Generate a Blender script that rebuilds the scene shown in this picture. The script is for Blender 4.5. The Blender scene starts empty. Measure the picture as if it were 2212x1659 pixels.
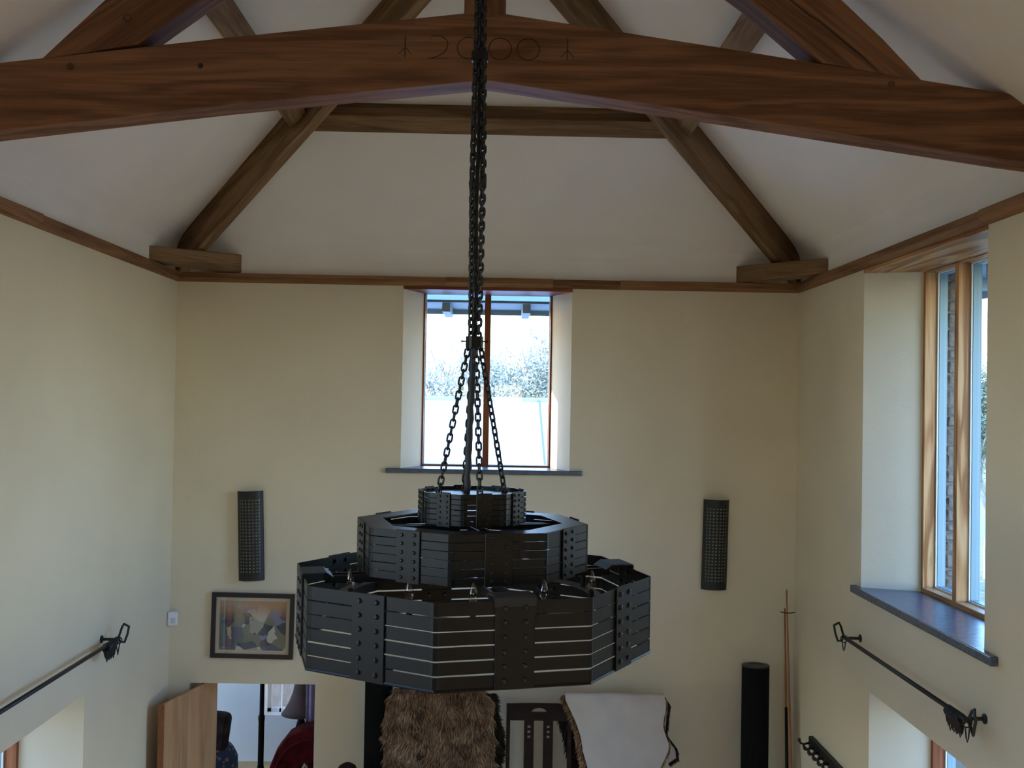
import bpy, bmesh, math, random
from mathutils import Vector, Matrix, noise
random.seed(7)
sc = bpy.context.scene
COL = sc.collection
PI = math.pi
R = math.radians

# ------------------------------------------------------------------ camera
YAW, PITCH, ROLL = 0.015054, 0.018193, 0.017453
CAMZ = 4.2
fwd = Vector((math.sin(YAW)*math.cos(PITCH), math.cos(YAW)*math.cos(PITCH), math.sin(PITCH)))
rt = Vector((math.cos(YAW), -math.sin(YAW), 0)); upv = rt.cross(fwd)
r2 = rt*math.cos(ROLL) + upv*math.sin(ROLL); u2 = upv*math.cos(ROLL) - rt*math.sin(ROLL)
cam = bpy.data.cameras.new('camera'); camo = bpy.data.objects.new('camera', cam); COL.objects.link(camo)
cam.sensor_width = 36; cam.sensor_fit = 'HORIZONTAL'; cam.lens = 2238.64/2212*36
cam.clip_start = 0.02; cam.clip_end = 400
m = Matrix((r2, u2, -fwd)).transposed().to_4x4(); m.translation = (0, 0, CAMZ)
camo.matrix_world = m
sc.camera = camo

# ------------------------------------------------------------------ world, sun, exposure
SUN_EL, SUN_AZ = R(18.5), math.atan2(-0.907, 0.42)      # azimuth measured from +Y towards +X
W = bpy.data.worlds.new('world'); sc.world = W; W.use_nodes = True
nt = W.node_tree; nt.nodes.clear()
sky = nt.nodes.new('ShaderNodeTexSky'); sky.sky_type = 'NISHITA'; sky.sun_disc = False
sky.sun_elevation = SUN_EL; sky.sun_rotation = SUN_AZ
sky.air_density = 1.2; sky.dust_density = 0.25; sky.ozone_density = 3.5
bg = nt.nodes.new('ShaderNodeBackground'); bg.inputs['Strength'].default_value = 1.25
out = nt.nodes.new('ShaderNodeOutputWorld')
tnt = nt.nodes.new('ShaderNodeMix'); tnt.data_type = 'RGBA'; tnt.blend_type = 'MULTIPLY'; tnt.inputs[0].default_value = 1; tnt.inputs[7].default_value = (.83, .98, 1.20, 1)
nt.links.new(sky.outputs[0], tnt.inputs[6]); nt.links.new(tnt.outputs[2], bg.inputs[0]); nt.links.new(bg.outputs[0], out.inputs[0])
sun = bpy.data.lights.new('sun', 'SUN'); suno = bpy.data.objects.new('sun', sun); COL.objects.link(suno)
sun.energy = 6.0; sun.angle = R(0.6); sun.color = (1.0, 0.88, 0.70)
sd = Vector((math.sin(SUN_AZ)*math.cos(SUN_EL), math.cos(SUN_AZ)*math.cos(SUN_EL), math.sin(SUN_EL)))
suno.rotation_euler = (-sd).to_track_quat('-Z', 'Y').to_euler(); suno.location = sd*60
sc.view_settings.view_transform = 'Standard'; sc.view_settings.look = 'None'
sc.view_settings.gamma = 1.0; sc.view_settings.use_curve_mapping = False
sc.view_settings.exposure = 0.80
sc.view_settings.use_white_balance = True; sc.view_settings.white_balance_temperature = 6350; sc.view_settings.white_balance_tint = 17.5
sc.cycles.max_bounces = 10; sc.cycles.diffuse_bounces = 7; sc.cycles.glossy_bounces = 4
sc.cycles.transparent_max_bounces = 16; sc.cycles.caustics_reflective = False; sc.cycles.caustics_refractive = False
sc.cycles.sample_clamp_indirect = 8.0
sc.cycles.use_denoising = True

# ------------------------------------------------------------------ room constants
XL, XR, YB, YR = -2.57, 2.43, 8.33, -2.6
ZF, ZP = 0.25, 5.128                    # floor level, underside of the wall plate
PIT, Z0 = 0.70, 5.44                    # roof pitch and height of the slope at the wall line
D1, D2 = 0.35, 0.60                     # plaster reveal depth, whole wall depth
XM = (XL+XR)/2

# ------------------------------------------------------------------ helpers
def link(o, parent=None):
    COL.objects.link(o)
    if parent is not None: o.parent = parent
    return o
def mesh(name, verts, faces, mat, parent=None, smooth=False, recalc=True, matrix=None):
    me = bpy.data.meshes.new(name)
    me.from_pydata([tuple(v) for v in verts], [], faces)
    if recalc:
        bm = bmesh.new(); bm.from_mesh(me); bmesh.ops.recalc_face_normals(bm, faces=bm.faces); bm.to_mesh(me); bm.free()
    if smooth:
        for p in me.polygons: p.use_smooth = True
    for mm in (mat if isinstance(mat, (list, tuple)) else [mat]): me.materials.append(mm)
    o = bpy.data.objects.new(name, me)
    if matrix is not None: o.matrix_world = matrix
    return link(o, parent)
def bmobj(name, bm, mat, parent=None, smooth=False, recalc=True):
    if recalc: bmesh.ops.recalc_face_normals(bm, faces=bm.faces)
    me = bpy.data.meshes.new(name); bm.to_mesh(me); bm.free()
    if smooth:
        for p in me.polygons: p.use_smooth = True
    for mm in (mat if isinstance(mat, (list, tuple)) else [mat]): me.materials.append(mm)
    return link(bpy.data.objects.new(name, me), parent)
def empty(name, loc=(0, 0, 0), rz=0):
    o = bpy.data.objects.new(name, None); COL.objects.link(o)
    o.location = loc; o.rotation_euler = (0, 0, rz); o.empty_display_size = 0.1
    return o
def tag(o, label=None, cat=None, group=None, kind=None):
    if label: o['label'] = label
    if cat: o['category'] = cat
    if group: o['group'] = group
    if kind: o['kind'] = kind
    return o
def sub(o, parent):                     # keep world placement while parenting to an Empty that stands elsewhere
    o.parent = parent
    bpy.context.view_layer.update()
    o.matrix_parent_inverse = parent.matrix_world.inverted()
    return o
def bev(o, w=0.004, seg=1):
    b = o.modifiers.new('bevel', 'BEVEL'); b.width = w; b.segments = seg; b.limit_method = 'ANGLE'; b.angle_limit = R(35)
    return o
BOXF = [(0, 1, 2, 3), (4, 7, 6, 5), (0, 4, 5, 1), (1, 5, 6, 2), (2, 6, 7, 3), (3, 7, 4, 0)]
def hexa(name, A, B, mat, parent=None, bevel=0.0, matrix_axis=True):
    """eight-cornered timber: A and B are the four corners of its two ends; local X runs along it"""
    A = [Vector(v) for v in A]; B = [Vector(v) for v in B]
    ca = sum(A, Vector())/4; cb = sum(B, Vector())/4
    x = (cb-ca).normalized(); z = (A[3]-A[0]); z = (z - x*z.dot(x)).normalized(); y = z.cross(x)
    M = Matrix((x, y, z)).transposed().to_4x4(); M.translation = ca
    I = M.inverted()
    o = mesh(name, [I@v for v in A+B], BOXF, mat, None, matrix=M)
    if parent is not None: sub(o, parent)
    if bevel: bev(o, bevel, 2)
    return o
def boxv(lo, hi):
    (a, b, c), (d, e, f) = lo, hi
    return [(a, b, c), (d, b, c), (d, e, c), (a, e, c), (a, b, f), (d, b, f), (d, e, f), (a, e, f)]
def box(name, lo, hi, mat, parent=None, bevel=0.0, local=False):
    """box; its own origin sits at its centre"""
    lo, hi = Vector(lo), Vector(hi); c = (lo+hi)/2
    o = mesh(name, boxv(lo-c, hi-c), BOXF, mat, None)
    o.location = c
    if parent is not None: o.parent = parent
    if bevel: bev(o, bevel, 2)
    return o
def addbox(bm, lo, hi, M=None):
    vs = [bm.verts.new(M@Vector(v) if M else v) for v in boxv(lo, hi)]
    for f in BOXF: bm.faces.new([vs[i] for i in f])
def tube(bm, pts, rad, n=8, cap=True, closed=False):
    pts = [Vector(p) for p in pts]; N = len(pts)
    rads = rad if isinstance(rad, (list, tuple)) else [rad]*N
    rings = []; prev = None
    for i, p in enumerate(pts):
        a = pts[(i-1) % N] if (closed or i > 0) else p
        b = pts[(i+1) % N] if (closed or i < N-1) else p
        t = (b-a).normalized()
        if prev is None:
            ref = Vector((0, 0, 1)) if abs(t.z) < .9 else Vector((1, 0, 0))
            nrm = t.cross(ref).normalized()
        else:
            nrm = (prev - t*prev.dot(t)).normalized()
        prev = nrm; bi = t.cross(nrm)
        rings.append([bm.verts.new(p + (nrm*math.cos(2*PI*k/n) + bi*math.sin(2*PI*k/n))*rads[i]) for k in range(n)])
    for i in range(N if closed else N-1):
        a, b = rings[i], rings[(i+1) % N]
        for k in range(n): bm.faces.new((a[k], a[(k+1) % n], b[(k+1) % n], b[k]))
    if cap and not closed:
        bm.faces.new(rings[0][::-1]); bm.faces.new(rings[-1])
def lathe(bm, prof, n=16, c=(0, 0, 0), M=None):
    c = Vector(c); rings = []
    for r_, z in prof:
        ring = []
        for k in range(n):
            v = Vector((r_*math.cos(2*PI*k/n), r_*math.sin(2*PI*k/n), z))
            ring.append(bm.verts.new((M@v if M else v) + c))
        rings.append(ring)
    for a, b in zip(rings, rings[1:]):
        for k in range(n): bm.faces.new((a[k], a[(k+1) % n], b[(k+1) % n], b[k]))
    bm.faces.new(rings[0][::-1]); bm.faces.new(rings[-1])

# ------------------------------------------------------------------ materials
def newmat(name):
    mt = bpy.data.materials.new(name); mt.use_nodes = True
    n = mt.node_tree; b = n.nodes['Principled BSDF']
    return mt, n, b
def N(n, t, **kw):
    x = n.nodes.new(t)
    for k, v in kw.items(): setattr(x, k, v)
    return x
def ramp(n, stops):
    r_ = n.nodes.new('ShaderNodeValToRGB'); e = r_.color_ramp.elements
    while len(e) < len(stops): e.new(0.5)
    for i, (p, c) in enumerate(stops): e[i].position = p; e[i].color = (*c, 1)
    return r_
def coords(n, scale=(1, 1, 1), kind='Object', rot=(0, 0, 0)):
    tc = N(n, 'ShaderNodeTexCoord'); mp = N(n, 'ShaderNodeMapping')
    mp.inputs['Scale'].default_value = scale; mp.inputs['Rotation'].default_value = rot
    n.links.new(tc.outputs[kind], mp.inputs[0]); return mp.outputs[0]
def tex_noise(n, vec, scale, detail=4, rough=.5, dist=0):
    t = N(n, 'ShaderNodeTexNoise'); n.links.new(vec, t.inputs['Vector'])
    t.inputs['Scale'].default_value = scale; t.inputs['Detail'].default_value = detail
    t.inputs['Roughness'].default_value = rough; t.inputs['Distortion'].default_value = dist
    return t.outputs[0]
def bump(n, b, h, strength=.2, dist=.01):
    bp = N(n, 'ShaderNodeBump'); bp.inputs['Strength'].default_value = strength; bp.inputs['Distance'].default_value = dist
    n.links.new(h, bp.inputs['Height']); n.links.new(bp.outputs[0], b.inputs['Normal'])
def plain(name, col, rough=.5, metal=0, spec=None, var=0.0, vs=20, bmp=0.0, bs=60, bd=.003):
    mt, n, b = newmat(name)
    b.inputs['Base Color'].default_value = (*col, 1); b.inputs['Roughness'].default_value = rough; b.inputs['Metallic'].default_value = metal
    if spec is not None: b.inputs['Specular IOR Level'].default_value = spec
    if var:
        v = coords(n); t = tex_noise(n, v, vs, 5)
        rp = ramp(n, [(.3, [c*(1-var) for c in col]), (.7, [min(1, c*(1+var)) for c in col])])
        n.links.new(t, rp.inputs[0]); n.links.new(rp.outputs[0], b.inputs['Base Color'])
    if bmp:
        v = coords(n); t = tex_noise(n, v, bs, 4); bump(n, b, t, bmp, bd)
    return mt
def wood(name, dark, mid, light, stretch=1.0, rough=.55, figure=.5, ring=5.0, perobj=.25, spec=.15):
    mt, n, b = newmat(name)
    tc = N(n, 'ShaderNodeTexCoord'); oi = N(n, 'ShaderNodeObjectInfo')
    add = N(n, 'ShaderNodeVectorMath', operation='ADD'); sca = N(n, 'ShaderNodeVectorMath', operation='SCALE')
    cmb = N(n, 'ShaderNodeCombineXYZ')
    for i in range(3): n.links.new(oi.outputs['Random'], cmb.inputs[i])
    n.links.new(cmb.outputs[0], sca.inputs[0]); sca.inputs['Scale'].default_value = 37.0
    n.links.new(tc.outputs['Object'], add.inputs[0]); n.links.new(sca.outputs[0], add.inputs[1])
    mp = N(n, 'ShaderNodeMapping'); mp.inputs['Scale'].default_value = (0.55*stretch, 6*stretch, 6*stretch)
    n.links.new(add.outputs[0], mp.inputs[0])
    # cathedral figure: bands through a slow warped field
    t1 = tex_noise(n, mp.outputs[0], 1.1, 3, .5, .6)
    mul = N(n, 'ShaderNodeMath', operation='MULTIPLY'); mul.inputs[1].default_value = ring*6
    n.links.new(t1, mul.inputs[0]); sn = N(n, 'ShaderNodeMath', operation='SINE'); n.links.new(mul.outputs[0], sn.inputs[0])
    mp2 = N(n, 'ShaderNodeMapping'); mp2.inputs['Scale'].default_value = (3*stretch, 90*stretch, 90*stretch)
    n.links.new(add.outputs[0], mp2.inputs[0])
    t2 = tex_noise(n, mp2.outputs[0], 1.0, 4, .6)
    t3 = tex_noise(n, mp.outputs[0], .5, 2)
    ma = N(n, 'ShaderNodeMath', operation='MULTIPLY_ADD'); ma.inputs[1].default_value = figure*.28; ma.inputs[2].default_value = 0.0
    n.links.new(sn.outputs[0], ma.inputs[0])
    mb = N(n, 'ShaderNodeMath', operation='MULTIPLY_ADD'); mb.inputs[1].default_value = .55
    n.links.new(t2, mb.inputs[0]); n.links.new(ma.outputs[0], mb.inputs[2])
    mc = N(n, 'ShaderNodeMath', operation='MULTIPLY_ADD'); mc.inputs[1].default_value = .45
    n.links.new(t3, mc.inputs[0]); n.links.new(mb.outputs[0], mc.inputs[2])
    rp = ramp(n, [(.28, dark), (.5, mid), (.78, light)])
    n.links.new(mc.outputs[0], rp.inputs[0])
    hs = N(n, 'ShaderNodeHueSaturation')
    mr = N(n, 'ShaderNodeMapRange'); mr.inputs[3].default_value = 1-perobj; mr.inputs[4].default_value = 1+perobj
    n.links.new(oi.outputs['Random'], mr.inputs[0]); n.links.new(mr.outputs[0], hs.inputs['Value'])
    n.links.new(rp.outputs[0], hs.inputs['Color']); n.links.new(hs.outputs[0], b.inputs['Base Color'])
    b.inputs['Roughness'].default_value = rough; b.inputs['Specular IOR Level'].default_value = spec
    bump(n, b, t2, .25, .002)
    return mt
def plaster(name, col, bmp=.25):
    mt, n, b = newmat(name)
    v = coords(n); t = tex_noise(n, v, 1.3, 4); rp = ramp(n, [(.3, [c*.955 for c in col]), (.7, [min(1, c*1.03) for c in col])])
    n.links.new(t, rp.inputs[0]); n.links.new(rp.outputs[0], b.inputs['Base Color'])
    b.inputs['Roughness'].default_value = .9; b.inputs['Specular IOR Level'].default_value = .2
    t2 = tex_noise(n, v, 70, 5, .6); t3 = tex_noise(n, v, 9, 3)
    ad = N(n, 'ShaderNodeMath', operation='MULTIPLY_ADD'); ad.inputs[1].default_value = 2.0
    n.links.new(t3, ad.inputs[0]); n.links.new(t2, ad.inputs[2]); bump(n, b, ad.outputs[0], bmp, .004)
    return mt
M_WALL = plaster('cream_plaster', (.755, .675, .51))
M_CEIL = plaster('white_ceiling', (.88, .835, .79), .12)
M_HALL = plaster('hall_plaster', (.78, .78, .76))
M_OAK = wood('oak_beam', (.125, .055, .029), (.195, .092, .050), (.29, .138, .070), 1, .6, .55, 4.5, .06)
M_OAK2 = wood('oak_rafter', (.10, .056, .027), (.22, .13, .066), (.36, .225, .12), 1.2, .7, .35, 3.5, .12)
M_PLATE = wood('oak_plate', (.12, .055, .024), (.25, .125, .056), (.38, .20, .095), 1.3, .6, .3, 3, .1)
M_FIR = wood('fir_window', (.26, .105, .033), (.43, .205, .078), (.56, .32, .145), 1.0, .4, .9, 5, .05)
M_FIRR = wood('fir_window_red', (.15, .042, .015), (.25, .080, .030), (.34, .12, .048), 1.0, .45, .5, 4, .05)
M_DOOR = wood('pine_door', (.36, .185, .085), (.52, .30, .155), (.64, .41, .23), 1.0, .5, .3, 3, .14)
M_DOORE = plain('door_edge', (.30, .115, .045), .5, var=.15)
M_CUE = wood('cue_wood', (.22, .085, .03), (.36, .16, .06), (.5, .26, .11), 2, .35, .2, 3, .2)
M_DARKW = wood('dark_chair_wood', (.006, .0038, .0027), (.012, .007, .005), (.022, .013, .009), 2, .55, .2, 3, .1)
M_IRON = plain('black_iron', (.006, .0053, .005), .38, 0, .26, var=.25, vs=9, bmp=.12, bs=120, bd=.001)
M_SADDLE = plain('saddle_iron', (.03, .028, .026), .6, 0, .4)
M_IRON2 = plain('iron_bolt', (.014, .0125, .012), .3, 0, .4)
M_CHAIN = plain('chain_iron', (.018, .018, .019), .4, 0, .5)
M_BLACK = plain('black_metal', (.012, .012, .013), .5)
M_CLOTH = plain('speaker_cloth', (.006, .006, .006), .95, 0, .15, bmp=.5, bs=500, bd=.001)
M_SPKTOP = plain('speaker_top', (.035, .035, .036), .45)
M_SLATE_SKYBLUE, n, b = newmat('slate')
v = coords(n, (6, 22, 22)); t = tex_noise(n, v, 2, 5, .6); rp = ramp(n, [(.3, (.045, .060, .085)), (.7, (.10, .135, .19))])  # slate colour turned blue to stand for the reflected sky
n.links.new(t, rp.inputs[0]); n.links.new(rp.outputs[0], b.inputs['Base Color']); b.inputs['Roughness'].default_value = .27; b.inputs['Specular IOR Level'].default_value = .8; bump(n, b, t, .3, .006)
M_TEAL = plain('teal_paint', (.20, .30, .32), .45)
M_SOFFIT = plain('eaves_paint', (.17, .255, .285), .6)
M_TAIL = plain('rafter_tail_paint', (.27, .37, .40), .6)
M_BEAD = plain('pale_bead', (.75, .74, .66), .5)
M_WHITE = plain('white_plastic', (.82, .82, .80), .4)
M_LENS = plain('grey_lens', (.55, .60, .66), .3)
M_FRAME = plain('picture_frame', (.018, .011, .010), .35)
M_MAT = plain('picture_mount', (.56, .45, .33), .9)
def glass(name, k=.08, tint=(1, 1, 1), rough=0.0):
    mt = bpy.data.materials.new(name); mt.use_nodes = True; n = mt.node_tree; n.nodes.clear()
    o = N(n, 'ShaderNodeOutputMaterial'); mx = N(n, 'ShaderNodeMixShader'); tr = N(n, 'ShaderNodeBsdfTransparent'); gl = N(n, 'ShaderNodeBsdfGlossy')
    tr.inputs[0].default_value = (*tint, 1); gl.inputs['Roughness'].default_value = rough
    fr = N(n, 'ShaderNodeLayerWeight'); fr.inputs[0].default_value = .35
    mr = N(n, 'ShaderNodeMapRange'); mr.inputs[3].default_value = k*.5; mr.inputs[4].default_value = min(1, k*6)
    n.links.new(fr.outputs['Facing'], mr.inputs[0])
    p = N(n, 'ShaderNodeMath', operation='POWER'); p.inputs[1].default_value = 3
    n.links.new(fr.outputs['Facing'], p.inputs[0]); n.links.new(p.outputs[0], mr.inputs[0])
    n.links.new(mr.outputs[0], mx.inputs[0]); n.links.new(tr.outputs[0], mx.inputs[1]); n.links.new(gl.outputs[0], mx.inputs[2]); n.links.new(mx.outputs[0], o.inputs[0])
    return mt
M_GLASS = glass('window_glass', .09, (.985, .985, .985))
M_PGLASS = glass('picture_glass', .11)
M_BULB = glass('bulb_glass', .2, (.9, .82, .72))
# print: loose abstract patchwork of muted colours
M_PRINT, n, b = newmat('abstract_print')
v = coords(n, (1, 1, 1)); nz = N(n, 'ShaderNodeTexNoise'); n.links.new(v, nz.inputs['Vector']); nz.inputs['Scale'].default_value = 7
mxv = N(n, 'ShaderNodeMix', data_type='VECTOR'); mxv.inputs[0].default_value = .12
n.links.new(v, mxv.inputs[4]); n.links.new(nz.outputs['Color'], mxv.inputs[5])
vo = N(n, 'ShaderNodeTexVoronoi'); n.links.new(mxv.outputs[1], vo.inputs['Vector']); vo.inputs['Scale'].default_value = 14; vo.inputs['Randomness'].default_value = 1
sp = N(n, 'ShaderNodeSeparateColor'); n.links.new(vo.outputs['Color'], sp.inputs[0])
rp = ramp(n, [(0, (.05, .06, .075)), (.2, (.10, .11, .15)), (.38, (.20, .19, .13)), (.52, (.36, .34, .25)), (.66, (.10, .14, .12)), (.78, (.55, .52, .45)), (.9, (.20, .21, .33))])
rp.color_ramp.interpolation = 'CONSTANT'
n.links.new(sp.outputs[0], rp.inputs[0])
sx = N(n, 'ShaderNodeSeparateXYZ'); n.links.new(v, sx.inputs[0])
mr = N(n, 'ShaderNodeMapRange'); mr.inputs[1].default_value = .03; mr.inputs[2].default_value = .17; n.links.new(sx.outputs[2], mr.inputs[0])
rp2 = ramp(n, [(.2, (.34, .27, .19)), (.45, (.52, .25, .09)), (.6, (.36, .30, .24)), (.8, (.30, .30, .36))])
n2 = tex_noise(n, v, 9, 3, .5, 1); n.links.new(n2, rp2.inputs[0])
mx = N(n, 'ShaderNodeMix', data_type='RGBA'); n.links.new(mr.outputs[0], mx.inputs[0]); n.links.new(rp.outputs[0], mx.inputs[6]); n.links.new(rp2.outputs[0], mx.inputs[7])
n.links.new(mx.outputs[2], b.inputs['Base Color']); b.inputs['Roughness'].default_value = .9
def furmat(name, stops):
    mt, n, b = newmat(name); g = N(n, 'ShaderNodeNewGeometry'); rp = ramp(n, stops)
    v = coords(n); t = tex_noise(n, v, 9, 3); ad = N(n, 'ShaderNodeMath', operation='MULTIPLY_ADD'); ad.inputs[1].default_value = .62
    sb = N(n, 'ShaderNodeMath', operation='MULTIPLY_ADD'); sb.inputs[1].default_value = 1.1; sb.inputs[2].default_value = -.36
    n.links.new(t, sb.inputs[0]); n.links.new(g.outputs['Random Per Island'], ad.inputs[0]); n.links.new(sb.outputs[0], ad.inputs[2])
    n.links.new(ad.outputs[0], rp.inputs[0]); n.links.new(rp.outputs[0], b.inputs['Base Color']); b.inputs['Roughness'].default_value = .8; b.inputs['Specular IOR Level'].default_value = .25
    return mt
M_FUR = furmat('brown_fur', [(.05, (.06, .032, .017)), (.4, (.22, .125, .066)), (.7, (.36, .22, .125)), (1, (.55, .40, .26))])
M_FURD = plain('dark_fur', (.028, .018, .011), .9, 0, .2, var=.4, vs=14)
M_HIDE = plain('hide_suede', (.47, .42, .385), .95, 0, .1, var=.06, vs=6, bmp=.15, bs=200)
M_VELVET = plain('red_velvet', (.12, .010, .016), .8, 0, .2, var=.5, vs=9)
M_FLORAL, n, b = newmat('blue_floral')
v = coords(n); vo = N(n, 'ShaderNodeTexVoronoi'); n.links.new(v, vo.inputs['Vector']); vo.inputs['Scale'].default_value = 22
rp = ramp(n, [(.0, (.46, .22, .16)), (.3, (.42, .30, .28)), (.42, (.07, .12, .25)), (1, (.06, .11, .25))])
n.links.new(vo.outputs['Distance'], rp.inputs[0]); n.links.new(rp.outputs[0], b.inputs['Base Color']); b.inputs['Roughness'].default_value = .9
M_CUSH = plain('dark_cushion', (.05, .036, .04), .9, var=.7, vs=14)
M_SHADE = plain('brown_shade', (.15, .095, .088), .8, var=.2, vs=8)
M_LILAC = plain('lilac_cloth', (.46, .38, .56), .9, var=.15, vs=12)
M_BOOKC = plain('book_cover', (.24, .09, .05), .6)
M_PAGE = plain('book_pages', (.72, .68, .60), .9)
M_BRASS = plain('aged_brass', (.35, .16, .06), .4, .6)
M_GRASS = plain('grass', (.19, .20, .10), .95, var=.35, vs=3)
M_EARTH = plain('yard', (.50, .50, .49), .95, var=.15, vs=2)
M_ROOFW = plain('pale_sheet_roof', (.80, .81, .82), .6, var=.05, vs=1)
M_BARK = plain('bark', (.40, .38, .36), .9, var=.2, vs=5)
M_LEAF_GLARE = plain('spring_leaf_glare', (.50, .48, .35), .8, var=.3, vs=.8)  # paleness of the leaf colour stands for glare over the trees
M_LEAF2 = plain('green_leaf', (.17, .21, .12), .8, var=.3, vs=.8)
M_FLOOR = plain('pale_bounce_floor', (.70, .50, .28), .55, var=.12, vs=2)  # unseen floor, pale warm colour chosen to bounce light onto ceiling and walls
M_STONE = plain('rubble_stone', (.125, .105, .085), .9, var=.35, vs=7, bmp=.6, bs=25, bd=.02)
M_MORTAR = plain('lime_mortar', (.15, .135, .115), .95, var=.15, vs=12)
M_INK = plain('carved_line', (.035, .022, .016), .9)
M_PEG = plain('oak_peg', (.10, .045, .02), .7, var=.2)

# ------------------------------------------------------------------ walls with openings
def PB(u, d, z): return Vector((u, YB+d, z))
def PRt(u, d, z): return Vector((XR+d, u, z))
def PLt(u, d, z): return Vector((XL-d, u, z))
def PRear(u, d, z): return Vector((u, YR-d, z))
def grid(bm, P, d, u0, u1, z0, z1, rects):
    us = sorted({u0, u1, *[r_[0] for r_ in rects], *[r_[1] for r_ in rects]}); zs = sorted({z0, z1, *[r_[2] for r_ in rects], *[r_[3] for r_ in rects]})
    V = {}
    def g(u, z):
        if (u, z) not in V: V[(u, z)] = bm.verts.new(P(u, d, z))
        return V[(u, z)]
    for ua, ub in zip(us, us[1:]):
        for za, zb in zip(zs, zs[1:]):
            cu, cz = (ua+ub)/2, (za+zb)/2
            if any(r_[0] < cu < r_[1] and r_[2] < cz < r_[3] for r_ in rects): continue
            bm.faces.new((g(ua, za), g(ub, za), g(ub, zb), g(ua, zb)))
def tunnel(bm, P, d0, A, d1, B):
    c = lambda r_, d: [bm.verts.new(P(*q)) for q in ((r_[0], d, r_[2]), (r_[1], d, r_[2]), (r_[1], d, r_[3]), (r_[0], d, r_[3]))]
    a, b_ = c(A, d0), c(B, d1)
    for k in range(4): bm.faces.new((a[k], a[(k+1) % 4], b_[(k+1) % 4], b_[k]))
def wall(name, P, u0, u1, z0, z1, ops, mat=None):
    """ops: (rect at the room face, rect at the frame)"""
    bm = bmesh.new()
    grid(bm, P, 0, u0, u1, z0, z1, [o[0] for o in ops]); grid(bm, P, D1, u0-.3, u1+.3, z0, z1, [o[1] for o in ops])
    for A, B in ops: tunnel(bm, P, 0, A, D1, B)
    o = bmobj(name, bm, mat or M_WALL, recalc=False); tag(o, kind='structure')
    bm = bmesh.new()
    grid(bm, P, D1+.002, u0-.6, u1+.6, z0-1.5, z1, [o_[1] for o_ in ops]); grid(bm, P, D2, u0-.6, u1+.6, z0-1.5, z1, [o_[1] for o_ in ops])
    for A, B in ops: tunnel(bm, P, D1+.002, B, D2, B)
    lf = bmobj('stone_leaf', bm, M_MORTAR, o, recalc=False)
    return o
ZT = 5.186
OP_BACK = ((-.757, .599, 3.66, 5.127), (-.618, .458, 3.66, 5.127))
OP_DOOR = ((-2.40, -1.403, ZF, 1.927), (-2.40, -1.403, ZF, 1.927))
OP_RU = ((5.10, 6.83, 3.02, 5.127), (5.23, 6.705, 3.02, 5.127))
OP_LU_ADDED = ((1.2, 2.93, 3.02, 5.127), (1.33, 2.80, 3.02, 5.127))  # unseen upper left window, added to light the chandelier's left faces
OP_RL = ((4.75, 6.655, 0.62, 2.385), (4.88, 6.525, 0.62, 2.385))
OP_LL = ((4.75, 6.63, 0.62, 2.31), (4.88, 6.50, 0.62, 2.31))
OP_RG_ADDED = ((-.8, .66, 3.2, 4.6), (-.7, .56, 3.2, 4.6))  # unseen rear opening, added and sized for light from behind the viewer
wall_back = wall('wall_back', PB, XL, XR, ZF, ZT, [OP_BACK, OP_DOOR])
wall_right = wall('wall_right', PRt, YR, YB, ZF, ZT, [OP_RU, OP_RL])
wall_left = wall('wall_left', PLt, YR, YB, ZF, ZT, [OP_LL, OP_LU_ADDED])
# rear gable wall behind the viewer, with an unseen window added for light from behind
wall_rear = wall('wall_rear', PRear, XL, XR, ZF, ZT, [OP_RG_ADDED])
gab = mesh('gable', [(XL-.4, YR, ZT-.02), (XR+.4, YR, ZT-.02), (XR+.1, YR, 5.4), (XM, YR, 7.3), (XL-.1, YR, 5.4)], [(0, 1, 2, 3, 4)], M_CEIL, wall_rear)
floor = box('floor', (XL-.3, YR-.3, ZF-.2), (XR+.3, YB+.3, ZF), M_FLOOR); tag(floor, kind='structure')
gal = box('floor_gallery', (XL, YR, 2.45), (XR, .35, 2.62), M_FLOOR); tag(gal, kind='structure')

# ------------------------------------------------------------------ sloping ceiling, hipped at the far end
prof = [(-.35, 5.19), (0, 5.19), (0, 5.33), (.008, 5.38), (.03, 5.43), (.07, 5.478), (.13, 5.528), (.2, 5.58), (.32, Z0+PIT*.32), (2.5, Z0+PIT*2.5)]
bm = bmesh.new(); rings = []
for b_, z in prof:
    b_ = min(b_, 2.4999)
    rings.append([bm.verts.new(q) for q in ((XL+b_, YR-.3, z), (XL+b_, YB-b_, z), (XR-b_, YB-b_, z), (XR-b_, YR-.3, z))])
for a, c in zip(rings, rings[1:]):
    for k in range(3): bm.faces.new((a[k], a[k+1], c[k+1], c[k]))
ceiling = bmobj('ceiling', bm, M_CEIL, recalc=False); tag(ceiling, kind='structure')

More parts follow.
